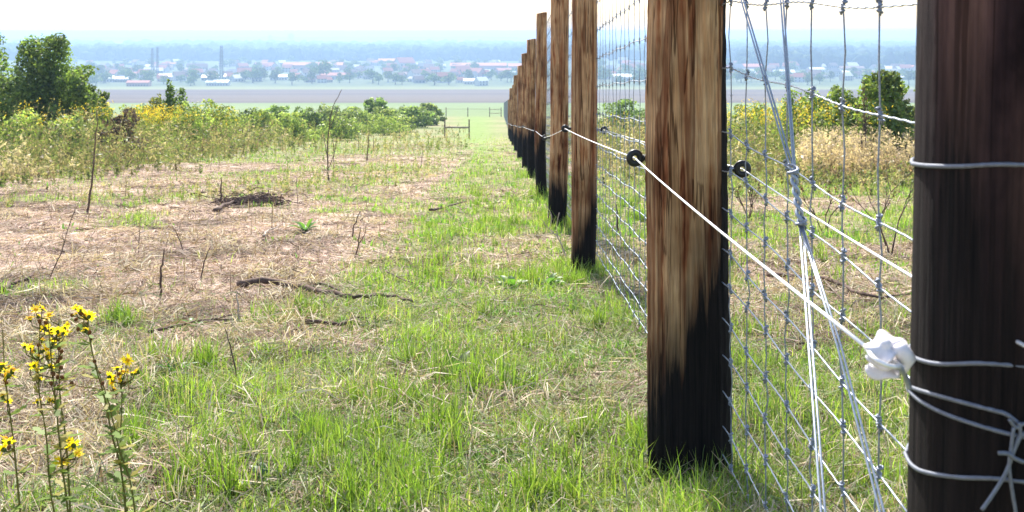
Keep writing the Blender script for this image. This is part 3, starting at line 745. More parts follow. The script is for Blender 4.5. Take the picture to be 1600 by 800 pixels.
tops = {18.2: 62, 22.6: 84, 28: 103, 36: 118, 42: 133, 50: 138, 60: 156}
far_labels = ["post with its flat top level with the hazy far ridge, next beyond the slim one", "narrow post peeking out left of the flat topped one", "sliver of brown post, third beyond the slim one",
              "short looking brown post whose top meets the far forest", "brown post in the row with its top against the town", "brown post whose top is level with the ploughed field edge", "last of the close packed brown posts, top against the brown field"]
for i, (Y, py) in enumerate(tops.items()):
    add_post(Y, .068 + .008 * (i % 3 == 2), zat(py, Y), (lambda hh: (lambda x, y, z: hh + 1.5 * x - z))(.8 - .05 * (i % 4)), far_labels[i], 60 + i, n=16, levels=16)
for i, Y in enumerate((70, 81, 93, 106, 120, 136, 154, 174)):
    x = fence_x(Y) + .012 * (Y - 60) * .55
    add_post(Y, .075, gz(x, Y) + 1.95, lambda x, y, z: .5 - z, "distant brown post at the vanishing end of the fence row", 80 + i, X=x, n=10, levels=6)

# ring insulators on the posts (left side carries the near electric wire, right side the far one)
ELEC_L, ELEC_R = [], []
for (t, Y, lx, lz, rx, rz_) in ((p2, 3.06, 992, 247, 1160, 264), (p3, 6.98, 883, 201, 944, 203), (p4, 9.8, 851, 215, 903, 205), (p5, 13.8, 837, 205, 870, 206)):
    b = t.location; s = 1.0
    a1 = P(lx, lz, Y) - b; ring_insulator(t, a1, -1, s, rot=.12); ELEC_L.append(P(lx, lz, Y) + Vector((0, 0, 0)))
    a2 = P(rx, rz_, Y) - b; ring_insulator(t, a2, 1, s, rot=-.1); ELEC_R.append(P(rx, rz_, Y))
for (Y, x, z0, t) in POSTS[5:12]:
    for sd, lst in ((-1, ELEC_L), (1, ELEC_R)):
        p = Vector((x + sd * .135, Y, z0 + .80)); ring_insulator(t, p - t.location, sd); lst.append(p)

# staples on post 2
st = MB(); st.tube([(.095, -.055, 1.02), (.105, -.03, 1.022), (.11, .0, 1.02)], .0016, 6)
link("staple", st.mesh("staple"), M_ZINC, p2)

# ------------------------------------------------------------------ netting
def a_line(Y): return np.interp(Y, [.9, 1.62, 2.9, 4.54, 6.96, 12, 60, 180], [-.15, -.131, -.093, -.187, -.329, -.72, -4.42, -12.1])
OFFS = [1.0, .835, .67, .5, .335, .167, 0, -.165, -.26, -.36, -.47, -.55, -.65, -.74, -.835, -.93, -1.0]
KN = 1044.0
net = empty("wire_netting", (net_x(3), 3, gz(net_x(3), 3)), "galvanised knotted wire netting strung along the right side of the posts", "wire fence")
NL = net.location
def netp(Y, o, wx=0.0):
    return Vector((net_x(Y) + wx, Y, float(a_line(Y)) + o + .004 * math.sin(Y * 9 + o * 40))) - NL
stay_px = [597.0]
ys_stays = []
k = -6
while True:
    Y = KN * (.001686 + .000181 * k)
    if Y > 170: break
    if Y > .62: ys_stays.append(Y)
    k += 1
for oi, o in enumerate(OFFS):
    mb = MB(); pts = []; Y = .95
    while Y < 8:
        j = math.sin(Y * 2 * math.pi / .042) * .0009; pts.append(netp(Y, o + j, -j)); Y += .0105
    mb.tube(pts, .0017, 5)
    pts = [];
    while Y < 170: pts.append(netp(Y, o)); Y += .4 + Y * .05
    mb.tube(pts, .0019, 4)
    link("line_wire", mb.mesh("line_wire", True), M_GALV, net)
# stay wires: individual close to the camera, joined beyond
def stay_pts(Y, ph):
    pts = []
    for i, o in enumerate(OFFS):
        w1 = .0045 * math.sin(ph + i * 1.9); w2 = .009 * math.sin(ph * 2.3 + i * 2.7)
        pts.append(netp(Y + w1, o, 0)); 
        if i < len(OFFS) - 1:
            mid = (o + OFFS[i + 1]) / 2; pts.append(netp(Y + w1 + w2, mid, .004 * math.sin(ph + i)))
    return pts
far_st = MB(); kn_far = MB()
kb = MB()   # one knot: wrapped wire lump
for h in (-.007, .002, .010):
    pp = [(math.cos(a) * .0038, math.sin(a) * .0038, h + .0022 * math.sin(a * 1.0 + h * 300)) for a in np.linspace(0, 6.0, 12)]
    kb.tube(pp, .0018, 6)
kb.tube([(0, 0, -.014), (0.001, 0, 0), (0, 0, .014)], [.002, .0034, .002], 8)
knot_me = kb.mesh("knot", True); knot_me.materials.append(M_ZINC)
nk = 0
for i, Y in enumerate(ys_stays):
    ph = i * 2.1
    if Y < 8.2:
        mb = MB(); mb.tube(stay_pts(Y, ph), .0015, 6); link("stay_wire", mb.mesh("stay_wire", True), M_ZINC, net)
    else:
        far_st.tube(stay_pts(Y, ph)[::2], .0019, 4)
    for j, o in enumerate(OFFS):
        w1 = .0045 * math.sin(ph + j * 1.9); p = netp(Y + w1, o)
        if Y < 4.2 and nk < 290 and p.z + NL.z < .12 * Y * .3 + .1:
            kx = link("knot", knot_me, None, net, p); kx.rotation_euler = (random.uniform(-.3, .3), random.uniform(-.3, .3), random.uniform(0, 6)); nk += 1
        elif Y < 40:
            kn_far.tube([p + Vector((0, 0, -.013)), p + Vector((0, 0, .012))], .0036, 5)
link("stay_wire", far_st.mesh("stay_wires"), M_ZINC, net)["kind"] = "stuff"
link("knot", kn_far.mesh("knots"), M_ZINC, net)["kind"] = "stuff"

# ------------------------------------------------------------------ electric wires
def sag(pts, s=.01, n=8):
    out = []
    for a, b in zip(pts[:-1], pts[1:]):
        for k in range(n): f = k / n; out.append(a.lerp(b, f) - Vector((0, 0, s * 4 * f * (1 - f))))
    return out + [pts[-1]]
INS = P(1383, 557, 1.07)
start_L = P(1352, 541, 1.075)
wl = MB(); wl.tube(sag([start_L] + ELEC_L, .006), .0020, 8)
tag(link("electric_wire", wl.mesh("electric_wire", True), M_ALU), "taut pale electric wire from the white insulator through the left hand black rings", "wire")
endR = P(1640, 560, .95)
wr = MB(); wr.tube(sag([endR] + [P(1423, 431, 1.40)] + ELEC_R, .004), .0018, 8)
tag(link("electric_wire", wr.mesh("electric_wire", True), M_ALU), "thin electric wire through the black rings on the netting side of the posts", "wire")

# crossed bracing wires between the first two posts
JA, JB = P(1239, 268, 2.02), P(1252, 352, 1.98)
brace = empty("bracing_wire", JA, "doubled pale bracing wires crossing and twisted together between the two near posts", "wire")
def bw(pts, r=.0019):
    mb = MB(); mb.tube([p - JA for p in pts], r, 8); link("strand", mb.mesh("strand", True), M_GALV, brace)
tl = Vector((.37, 3.06, .93)); trr = Vector((.60, 3.06, .93)); bl = P(1352, 1640, 1.10); br_ = P(1612, 1640, 1.12)
for d in (-.0028, .0028):
    D = Vector((d, 0, 0)); bw([tl + D, P(1161, 4, 2.52) + D, JA + D]); bw([trr + D, P(1222, 4, 2.40) + D, JA + D * .5 + Vector((0.003, 0, 0))])
    bw([JB + D, P(1286, 800, 1.62) + D, bl + D]); bw([JB + D * .6, P(1311, 540, 1.8) + D, P(1378, 800, 1.60) + D, br_ + D])
mb = MB()
for ph in (0, math.pi):                       # twisted middle
    mb.tube([JA.lerp(JB, f) - JA + Vector((math.cos(f * 16 + ph), math.sin(f * 16 + ph), 0)) * .0042 for f in np.linspace(0, 1, 26)], .0034, 8)
link("twist", mb.mesh("twist", True), M_GALV, brace)
for f0 in (.0, .95):
    mb = MB(); mb.tube([JA.lerp(JB, f0) - JA + Vector((math.cos(a) * .0085, math.sin(a) * .0085, .004 * math.sin(a * .5) + a * .0012 - .01)) for a in np.linspace(0, 15, 50)], .0026, 7)
    link("wrap", mb.mesh("wrap", True), M_ZINC, brace)

# ------------------------------------------------------------------ loops of wire round the first post
PR = .1045
def pc(z): return Vector((.483 + .018 * (z + 1.0), 1.12, 0))
def hit_post(px, py):
    """point on the post surface (cylinder of radius PR round PC) seen at pixel; clamps to the silhouette"""
    d = Vector(((px - 800) / F, 1, -(py - 50) / F)); a = d.x ** 2 + d.y ** 2
    PC = pc(d.z * 1.03); b = -2 * (d.x * PC.x + d.y * PC.y); c = PC.x ** 2 + PC.y ** 2 - PR ** 2
    disc = b * b - 4 * a * c
    s = (-b - math.sqrt(disc)) / (2 * a) if disc > 0 else -b / (2 * a)
    return d * s
def smooth_pts(pts, n=6):
    out = []
    for i in range(len(pts) - 1):
        p0 = pts[max(i - 1, 0)]; p1_, p2_ = pts[i], pts[i + 1]; p3_ = pts[min(i + 2, len(pts) - 1)]
        for k in range(n):
            t_ = k / n
            out.append(.5 * ((2 * p1_) + (p2_ - p0) * t_ + (2 * p0 - 5 * p1_ + 4 * p2_ - p3_) * t_ ** 2 + (3 * p1_ - p0 - 3 * p2_ + p3_) * t_ ** 3))
    return out + [pts[-1]]
def wrap(pxs, r=.0021, back=True, name="wire_loop", mat=None):
    pts = [hit_post(*q) for q in pxs]
    if back:    # carry on round both sides of the post so the loop is closed behind
        PC = pc((pts[0].z + pts[-1].z) / 2)
        a0 = math.atan2(pts[0].y - PC.y, pts[0].x - PC.x); a1 = math.atan2(pts[-1].y - PC.y, pts[-1].x - PC.x)
        z0_, z1_ = pts[0].z, pts[-1].z
        if a1 < a0 - math.pi: a1 += 2 * math.pi
        seq = [PC + Vector((math.cos(a), math.sin(a), 0)) * PR + Vector((0, 0, z1_ + (z0_ - z1_) * f)) for f, a in [(k / 14, a1 + (a0 + (2 * math.pi if a0 < a1 else 0) - a1) * k / 14) for k in range(1, 15)]]
        pts = pts + seq
    b = p1.location
    mb = MB(); mb.tube([p - b for p in smooth_pts(pts)], r, 8)
    return link(name, mb.mesh(name, True), mat or M_LOOP, p1)
wrap([(1426, 256), (1450, 259), (1500, 260), (1560, 257), (1640, 259), (1700, 262)])
wrap([(1419, 551), (1436, 562), (1470, 569), (1540, 568), (1640, 576), (1700, 582)])
wrap([(1414, 708), (1424, 726), (1446, 738), (1500, 746), (1560, 748), (1640, 758), (1700, 766)])
wrap([(1421, 604), (1440, 611), (1490, 625), (1540, 638), (1572, 647), (1590, 660)], back=False)
wrap([(1421, 611), (1440, 628), (1480, 648), (1540, 668), (1600, 683), (1700, 700)], back=True)
def free(pxs, Y, r, name="tie_wire", mat=None):
    pts = [P(a, b, c if c else Y) for a, b, c in pxs]; mb = MB(); mb.tube([p - p1.location for p in smooth_pts(pts)], r, 8)
    return link(name, mb.mesh(name, True), mat or M_LOOP, p1)
fy = hit_post(1585, 700).y - .005
free([(1577, 655, 0), (1588, 668, 0), (1600, 662, 0), (1606, 672, 0), (1592, 684, 0), (1586, 700, 0), (1582, 712, 0)], fy, .0017)
free([(1592, 660, 0), (1594, 680, 0), (1584, 705, 0), (1572, 738, 0), (1553, 770, 0), (1534, 797, 0)], fy, .0018)
free([(1584, 668, 0), (1580, 700, 0), (1577, 730, 0), (1582, 770, 0), (1590, 815, 0)], fy, .0017)
free([(1560, 708, 0), (1575, 709, 0), (1585, 716, 0), (1599, 722, 0)], fy - .003, .002)

# ------------------------------------------------------------------ white corner insulator
def white_insulator():
    t = empty("white_insulator", INS, "white lobed ceramic insulator on the end of the electric wire beside the dark post", "insulator")
    s = .030
    prof = [(-.62, .0), (-.62, .14), (-.50, .18), (-.46, .22), (-.45, .50), (-.42, .56), (-.37, .56), (-.34, .50), (-.33, .24), (-.25, .18), (-.12, .18), (-.06, .24), (-.05, .46), (-.01, .52), (.04, .52), (.08, .44), (.09, .24), (.16, .18), (.30, .18), (.35, .24), (.36, .48), (.39, .55), (.44, .55), (.47, .48), (.48, .22), (.60, .16), (.66, .10), (.66, .0)]
    n = 48; vs = []
    for (z, r) in prof:
        for k in range(n):
            a = 2 * math.pi * k / n; w_ = max(0, (r - .24) / .3)
            lob = 1 + w_ * (.15 * math.cos(4 * a + (.4 if z < -.2 else (1.6 if z < .2 else 2.6))) + .07 * math.cos(2 * a))
            vs.append((r * lob * math.cos(a) * s, r * lob * math.sin(a) * s, z * s * 1.1 + .003 * w_ * math.cos(4 * a + 1.2)))
    fs = [(i * n + k, i * n + (k + 1) % n, (i + 1) * n + (k + 1) % n, (i + 1) * n + k) for i in range(len(prof) - 1) for k in range(n)]
    me = bpy.data.meshes.new("body"); me.from_pydata(vs, [], fs); me.update(); me.polygons.foreach_set("use_smooth", [True] * len(me.polygons))
    o = link("body", me, M_WHITEP, t); o.rotation_euler = (R(28), R(-22), R(20))
    mb = MB(); q = lambda a, b, c: P(a, b, c) - INS
    mb.tube([q(1395, 548, 1.06), q(1408, 545, 1.055), q(1416, 560, 1.06), q(1410, 572, 1.06), q(1396, 566, 1.06)], [.005, .0085, .009, .0075, .004], 10)
    link("lug", mb.mesh("lug", True), M_WHITEP, t)
    mb = MB(); mb.tube(smooth_pts([q(1352, 541, 1.075), q(1366, 560, 1.045), q(1390, 572, 1.04), q(1405, 570, 1.05), q(1372, 552, 1.08), q(1352, 541, 1.075)]), .0022, 8)
    link("wire_turn", mb.mesh("wire_turn", True), M_ALU, t)
    mb = MB(); mb.tube(smooth_pts([q(1398, 572, 1.05), q(1410, 578, 1.055), q(1416, 592, 1.07), q(1421, 606, 1.075)]), .0026, 8)
    link("hanger_wire", mb.mesh("hanger_wire", True), M_GALV, t)
white_insulator()

# ------------------------------------------------------------------ ragwort in the left foreground
def flower_mesh(seed, s=.0135):
    rs = random.Random(seed); mb = MB()
    n = 11
    for k in range(n):
        a = 2 * math.pi * k / n + rs.uniform(-.15, .15); d = Vector((math.cos(a), math.sin(a), rs.uniform(-.15, .25))); u = Vector((-math.sin(a), math.cos(a), 0))
        L = s * rs.uniform(.85, 1.15)
        mb.add([d * L * .2 - u * s * .08, d * L * .65 - u * s * .17, d * L, d * L * .65 + u * s * .17, d * L * .2 + u * s * .08], [(0, 1, 2, 3, 4)], (.95, .74, .02))
    dome = []
    for j in range(3):
        for k in range(8):
            rr = s * .32 * math.cos(j * .6); dome.append((rr * math.cos(k * .785), rr * math.sin(k * .785), s * .1 + s * .22 * math.sin(j * .6)))
    mb.add(dome, [(j * 8 + k, j * 8 + (k + 1) % 8, (j + 1) * 8 + (k + 1) % 8, (j + 1) * 8 + k) for j in range(2) for k in range(8)] + [tuple(16 + k for k in range(8))], (.75, .45, .01))
    mb.tube([(0, 0, 0), (0, 0, -s * .35), (0, 0, -s * .6)], [s * .30, s * .26, s * .05], 8, col=(.12, .17, .03))
    return mb.mesh("flower", False, True)
M_FLOWER = leaf_mat("ragwort_yellow", .6, .02)
M_HERB = leaf_mat("herb_stem", .35, .01)
FL = [flower_mesh(i) for i in range(3)]
for f in FL: f.materials.append(M_FLOWER)
# dead brown seed head
mbs = MB(); mbs.tube([(0, 0, -.004), (0, 0, 0), (0, 0, .004), (0, 0, .007)], [.002, .0045, .004, .001], 7, col=(.20, .09, .03)); SEED = mbs.mesh("seed_head", True, True); SEED.materials.append(M_HERB)
def ragwort(pxb, stems, Y, label, heads, seeds):
    """stems: list of pixel polylines; heads: pixel positions of flowers"""
    base = P(stems[0][-1][0], stems[0][-1][1], Y); x0 = base.x; z0 = gz(x0, Y); b = Vector((x0, Y, z0))
    t = empty("ragwort", b, label, "flower", "yellow ragwort in the left foreground")
    tips = []
    for s_ in stems:
        yy = Y + random.uniform(-.04, .04)
        pts = [P(a, c, yy) for a, c in s_]
        last = pts[-1]; d = (pts[-1] - pts[-2]).normalized(); foot = Vector((last.x + d.x * .05, yy, gz(last.x, yy) - .03)); pts.append(foot)
        sp = smooth_pts(pts, 5); m = len(sp)
        mb = MB(); mb.tube([p - b for p in sp], [.0008 + .0013 * i / m for i in range(m)], 7, col=(.19, .18, .05))
        link("stem", mb.mesh("stem", True, True), M_HERB, t)
        mbl = MB()
        for p in sp[4::2]:                    # small ragged leaves up the stem
            for _ in range(4):
                a = random.uniform(0, 6.28); L = random.uniform(.014, .040); dd = Vector((math.cos(a), math.sin(a), random.uniform(-.2, .7))).normalized(); u = dd.cross(Vector((0, 0, 1))).normalized()
                q = p - b; c_ = random.choice([(.16, .24, .05), (.20, .27, .06), (.34, .30, .09), (.12, .17, .04)])
                mbl.add([q, q + dd * L * .4 + u * L * .26, q + dd * L * .55 + u * L * .10, q + dd * L * .8 + u * L * .2, q + dd * L, q + dd * L * .8 - u * L * .2, q + dd * L * .5 - u * L * .1, q + dd * L * .35 - u * L * .24], [(0, 1, 2, 3, 4, 5, 6, 7)], c_)
        link("leaves", mbl.mesh("leaves", False, True), M_HERB, t)["kind"] = "stuff"
        tips.append(sp)
    br = MB()
    heads = heads + [(a_ + random.uniform(-9, 9), b_ + random.uniform(-6, 11), c_ * random.uniform(.6, .85)) for (a_, b_, c_) in heads if random.random() < .6]
    for (hx, hy, sc_) in heads:
        p = P(hx, hy, Y + random.uniform(-.05, .05)); o = link("flower", random.choice(FL), None, t, p - b)
        o.scale = (sc_ * .84,) * 3; o.rotation_euler = (random.uniform(-.1, 1.3), random.uniform(-.5, .5), random.uniform(0, 6))
        best = min((q for sp in tips for q in sp if q.z < p.z - .012), key=lambda q: (q - p).length + .4 * abs(q.x - p.x), default=None)
        if best is not None: br.tube([best - b, (best.lerp(p, .6) + Vector(((p.x - best.x) * .25, 0, -.004))) - b, p - b], [.0012, .0009, .0008], 5, col=(.12, .12, .03))
    for (hx, hy) in seeds:
        p = P(hx, hy, Y + random.uniform(-.05, .05)); o = link("seed_head", SEED, None, t, p - b); o.rotation_euler = (random.uniform(-.8, .8), random.uniform(-.8, .8), 0); o.scale = (.75,) * 3
        best = min((q for sp in tips for q in sp if q.z < p.z - .008), key=lambda q: (q - p).length, default=None)
        if best is not None: br.tube([best - b, p - b], [.001, .0008], 5, col=(.14, .10, .03))
    link("flower_stalk", br.mesh("flower_stalk", True, True), M_HERB, t)["kind"] = "stuff"
    return t
ragwort(0, [[(75, 500), (80, 560), (88, 640), (96, 720), (108, 830)], [(62, 520), (60, 600), (72, 680), (78, 760), (92, 860)], [(92, 500), (92, 560), (94, 620), (104, 700), (110, 820)]], 1.95,
        "densest clump of yellow ragwort in the left foreground",
        [(66, 482, 1.2), (56, 484, 1.0), (47, 497, 1.0), (77, 492, .9), (80, 519, 1.1), (90, 517, 1.0), (104, 518, 1.0), (101, 512, .8), (48, 540, 1.0), (39, 541, .8), (72, 545, 1.1), (67, 548, .9), (53, 571, .9), (64, 577, .8), (48, 569, .8), (62, 592, .7), (58, 627, .8), (78, 625, .9), (84, 628, .7), (97, 722, 1.5), (114, 695, 1.2), (122, 706, .9), (108, 690, .9), (80, 573, .7), (70, 512, .9), (125, 708, .8), (60, 556, .8), (82, 535, .8), (66, 530, .8)],
        [(62, 503), (72, 505), (92, 545), (94, 560), (96, 575), (90, 590), (98, 590), (74, 560), (84, 585), (92, 604), (60, 540), (88, 532), (96, 550), (80, 600), (112, 600), (90, 565)])
ragwort(0, [[(138, 500), (140, 530), (150, 575), (163, 620), (175, 680), (190, 740), (198, 840)], [(152, 575), (170, 630), (186, 700), (205, 760), (214, 850)]], 2.0,
        "leaning ragwort stem with a small yellow head right of the dense clump",
        [(120, 481, 1.0), (126, 484, .8), (139, 494, 1.2), (132, 492, .8), (132, 515, .8), (118, 480, .7)],
        [(113, 493), (118, 500), (128, 490), (136, 508), (140, 520), (122, 515), (142, 530), (148, 565), (155, 585), (160, 600)])
ragwort(0, [[(190, 600), (190, 640), (188, 690), (190, 740), (205, 850)]], 2.1,
        "ragwort with a flat cluster of four yellow flowers, rightmost of the flowering stems",
        [(199, 563, 1.2), (183, 575, 1.0), (178, 590, 1.2), (172, 588, 1.0), (192, 581, 1.1), (213, 580, 1.2), (182, 613, .9), (206, 583, .8), (188, 592, .9)],
        [(112, 602), (195, 600), (186, 585)])
ragwort(0, [[(4, 515), (8, 590), (16, 650), (24, 720), (34, 850)]], 1.9,
        "tall dark stemmed ragwort cut by the left edge",
        [(2, 570, 1.1), (14, 584, 1.6), (20, 578, 1.2), (4, 618, .9), (8, 686, 1.3), (4, 702, 1.2), (14, 690, 1.0), (0, 578, 1.0)],
        [(8, 595), (10, 600), (14, 700)])

# ------------------------------------------------------------------ sticks, branches, stakes
def stick(name, pxs, Y, r, label, cat, mat=None, twigs=(), group=None, lying=False, plant=True, n=6):
    """pxs: pixel polyline from foot to tip (standing), at distance Y; lying ones follow the ground"""
    pts = []; r = r * (.95 if lying else .62)
    if lying:
        for (a, b) in pxs:
            y = 1656 / (b - 189); x = at(a, y); pts.append(Vector((x, y, gz(x, y) + r * 1.1 + .018)))
    else:
        for (a, b) in pxs: pts.append(P(a, b, Y))
        x, y = pts[0].x, pts[0].y; pts[0].z = gz(x, y) - .03
    b0 = pts[0].copy()
    t = empty(name, b0, label, cat, group)
    sp = smooth_pts(pts, 5); m = len(sp)
    for i in range(1, m - 1): sp[i] += Vector((random.gauss(0, r * .35), random.gauss(0, r * .35), random.gauss(0, r * .25)))
    mb = MB(); mb.tube([p - b0 for p in sp], [max(r * .18, r * (1 - .75 * i / m)) * (1 + .12 * math.sin(i * 2.3)) for i in range(m)], n)
    link("stem" if not lying else "branch", mb.mesh("stick", True), mat or M_STICK, t)
    for tw in twigs:
        if lying: q = [(lambda y: Vector((at(a, y), y, gz(at(a, y), y) + r + .01)))(1656 / (b - 189)) for a, b in tw]
        else: q = [P(a, b, Y) for a, b in tw]
        mb = MB(); mb.tube([p - b0 for p in smooth_pts(q, 4)], [r * .5 * (1 - .7 * i / (4 * len(q))) for i in range(4 * (len(q) - 1) + 1)], 5)
        link("twig", mb.mesh("twig", True), mat or M_STICK, t)
    return t
def Yg(py): return 1656 / (py - 189)
stick("dead_sapling", [(136, 332), (142, 290), (148, 240), (151, 172)], Yg(332), .022, "tall thin dark sapling stem standing alone before the weeds on the left", "dead stem")
stick("dead_sapling", [(72, 440), (95, 395), (108, 352), (125, 312)], Yg(440), .006, "thin bent dead stalk leaning right on the bare ground at the left", "dead stem", twigs=[[(100, 380), (98, 365), (104, 350)], [(108, 352), (116, 330), (118, 318)]])
stick("dead_sapling", [(250, 462), (252, 420), (257, 388)], Yg(462), .013, "short tapered dark stub upright between straw and grass", "dead stem")
stick("dead_sapling", [(312, 434), (320, 408), (329, 384)], Yg(434), .009, "short slanting stick right of the tapered dark stub", "dead stem")
stick("dead_sapling", [(288, 386), (278, 368), (268, 352)], Yg(386), .008, "small stick leaning left on the trampled straw", "dead stem")
stick("cut_stake", [(345, 320), (345, 300), (346, 277)], Yg(320), .024, "short upright cut stake beside the brush heap", "stake")
stick("dead_sapling", [(374, 592), (362, 548), (351, 512)], Yg(592), .006, "thin dark stick leaning left out of the green grass", "dead stem")
stick("pale_stake", [(375, 500), (372, 478), (371, 455)], Yg(500), .010, "short pale stick upright in front of the fallen branch", "stick", M_PALESTICK)
stick("dead_sapling", [(548, 376), (554, 352), (562, 330)], Yg(376), .012, "dark leaning twig in the middle of the straw", "dead stem")
stick("dead_sapling", [(552, 398), (560, 382), (563, 355)], Yg(398), .011, "dark stub just below the leaning twig in mid clearing", "dead stem", twigs=[[(560, 382), (570, 366), (572, 350)]])
stick("dead_stalk", [(514, 282), (512, 230), (518, 175), (534, 140)], Yg(282), .022, "tallest bare stalk with a leafy bent tip in the middle distance", "dead stem", twigs=[[(516, 200), (524, 180), (530, 165)], [(512, 250), (508, 225), (504, 205)], [(514, 262), (522, 240), (526, 215)]])
stick("dead_stalk", [(520, 280), (522, 245), (519, 212)], Yg(280), .014, "shorter bare stalk right beside the tallest one", "dead stem")
stick("dead_sapling", [(573, 250), (575, 225), (577, 206)], Yg(250), .03, "dark slender stem in front of the bush row", "dead stem")
stick("dead_sapling", [(584, 240), (584, 225), (584, 212)], Yg(240), .024, "thin stem right of the dark slender one", "dead stem")
stick("dead_sapling", [(560, 236), (560, 220), (559, 206)], Yg(236), .02, "thin stem left of the dark slender one", "dead stem")
stick("field_stake", [(625, 218), (625, 205), (625, 192)], 58, .05, "dark stake standing in the dry grass beyond the clearing", "stake")
stick("dead_stalk", [(657, 262), (660, 240), (663, 218)], Yg(262), .012, "thin stalk in the rough grass left of the path", "dead stem", twigs=[[(660, 240), (668, 228), (670, 216)]])
stick("dead_sapling", [(466, 325), (464, 300), (463, 276)], Yg(325), .007, "hair thin stalk right of the brush heap", "dead stem")
stick("dead_sapling", [(424, 358), (426, 325), (427, 300)], Yg(358), .006, "hair thin stalk in front of the brush heap", "dead stem")
stick("dead_sapling", [(215, 395), (219, 350), (218, 310)], Yg(395), .005, "hair thin stalk over the bare ground at the left", "dead stem", twigs=[[(217, 380), (200, 360), (172, 388)]])
stick("dead_sapling", [(196, 310), (197, 290), (197, 272)], Yg(310), .008, "small stalk where the weeds meet the bare ground", "dead stem")
stick("dead_sapling", [(1140, 0 + 470), (1136, 440), (1132, 400)], 8.3, .008, "thin stalk just behind the broad post", "dead stem")
stick("dead_sapling", [(966, 365), (965, 342), (962, 318)], Yg(365), .016, "dark stub behind the netting between two near posts", "dead stem")
# lying branches
stick("fallen_branch", [(372, 455), (430, 450), (480, 460), (530, 472), (560, 478), (600, 470), (645, 485)], 0, .021, "long dark curved fallen branch on the straw in the middle", "branch", lying=True, twigs=[[(480, 460), (500, 452), (530, 462)]])
stick("fallen_branch", [(232, 520), (300, 508), (340, 503), (375, 494)], 0, .008, "thin dark branch half buried in grass left of the middle", "branch", lying=True)
stick("fallen_branch", [(478, 516), (530, 518), (560, 508), (612, 514)], 0, .011, "short forked dark branch in front of the long curved one", "branch", lying=True, twigs=[[(560, 508), (590, 504), (606, 501)]])
stick("fallen_branch", [(0, 460), (20, 448), (48, 443)], 0, .020, "short thick branch lying at the left edge on bare ground", "branch", lying=True, twigs=[[(42, 444), (48, 440), (54, 436)]])
stick("fallen_branch", [(335, 334), (375, 318), (410, 308), (448, 306)], 0, .024, "curved dark branch arching out of the brush heap", "branch", lying=True)
stick("fallen_branch", [(298, 304), (325, 302), (350, 303)], 0, .014, "thin branch lying left of the cut stake", "branch", lying=True)
stick("fallen_branch", [(655, 677), (700, 672), (740, 674), (785, 672)], 0, .010, "grey stick lying flat in the green grass", "branch", M_PALESTICK, lying=True)
stick("fallen_branch", [(412, 372), (420, 362), (440, 356)], 0, .012, "pale bent stick lying on the straw near the brush heap", "branch", M_PALESTICK, lying=True)
stick("fallen_branch", [(590, 412), (620, 430), (645, 446)], 0, .008, "dark twig slanting across the dry grass in the middle", "branch", lying=True)
stick("fallen_branch", [(672, 336), (700, 328), (728, 318)], 0, .016, "dark twig lying near the worn path", "branch", lying=True)
stick("fallen_branch", [(710, 520), (760, 500), (800, 478)], 0, .005, "thin dry stem slanting across the green strip", "branch", lying=True)
stick("fallen_branch", [(735, 418), (700, 455), (0 + 720, 425)], 0, .004, "fine dry twig on the edge of the green strip", "branch", lying=True)
stick("pale_brush", [(892, 392), (868, 370), (852, 358), (842, 342)], 0, .014, "bleached dead branch with twigs at the foot of the reddish post", "branch", M_PALESTICK, lying=False) if False else None
stick("bleached_branch", [(892, 388), (872, 372), (858, 358), (846, 342)], 7.6, .010, "bleached dead branch with twigs beside the second largest post", "branch", M_PALESTICK, twigs=[[(872, 372), (870, 352), (874, 332)], [(858, 358), (862, 338), (852, 318)], [(865, 364), (846, 368), (826, 366)]])
stick("fallen_branch", [(1200, 430), (1290, 445), (1360, 470), (1425, 466)], 0, .016, "dark branch lying in the grass behind the netting", "branch", lying=True, twigs=[[(1290, 445), (1310, 462), (1330, 480)]])
stick("fallen_branch", [(1120, 600), (1180, 560), (1210, 545)], 0, .006, "thin stem lying behind the lower netting", "branch", lying=True)
stick("fallen_branch", [(1240, 790), (1330, 760), (1380, 745)], 0, .008, "thin dark stick in the grass under the netting", "branch", lying=True)
stick("broken_twig", [(222, 806), (232, 786), (246, 782), (285, 800)], 1656 / 611, .005, "small bent brown twig at the bottom edge by the flowers", "branch")
stick("pale_stake", [(985, 800), (980, 775), (974, 742)], 2.72, .006, "short broken pale stalk in front of the broad post", "stick", M_PALESTICK)

# twiggy small shrub right, against the dark post
def twiggy(px, Y, top, label, seed, sprd=1.0):
    rs = random.Random(seed); x = at(px, Y); z0 = gz(x, Y); t = empty("twiggy_shrub", (x, Y, z0), label, "shrub")
    H = zat(top, Y) - z0
    mb = MB(); lf = MB()
    def grow(p, d, L, r, lv):
        q = p + d * L; mb.tube([p, p.lerp(q, .5) + Vector((rs.gauss(0, .02), rs.gauss(0, .02), 0)) * L, q], [r, r * .8, r * .55], 5)
        if lv == 0 or r < .002:
            for _ in range(5):
                a = Vector((rs.gauss(0, 1), rs.gauss(0, 1), rs.gauss(0, 1))).normalized(); u = a.cross(Vector((0, 0, 1))).normalized() * .008; c = q - d * L * rs.random() * .8
                lf.add([c, c + a * .010 + u, c + a * .022, c + a * .010 - u], [(0, 1, 2, 3)], rs.choice([(.13, .19, .04), (.2, .1, .06), (.10, .15, .04), (.30, .20, .12)]))
            return
        for _ in range(rs.choice((2, 3))):
            nd = (d + Vector((rs.gauss(0, .5) * sprd, rs.gauss(0, .4), rs.uniform(-.1, .5)))).normalized(); grow(q, nd, L * rs.uniform(.55, .85), r * .6, lv - 1)
    for _ in range(3): grow(Vector((0, 0, -.03)), Vector((rs.gauss(0, .35), rs.gauss(0, .2), 1)).normalized(), H * .36, .008, 4)
    link("stems", mb.mesh("stems", True), M_STICK, t); link("leaves", lf.mesh("leaves", False, True), M_LEAF, t)["kind"] = "stuff"
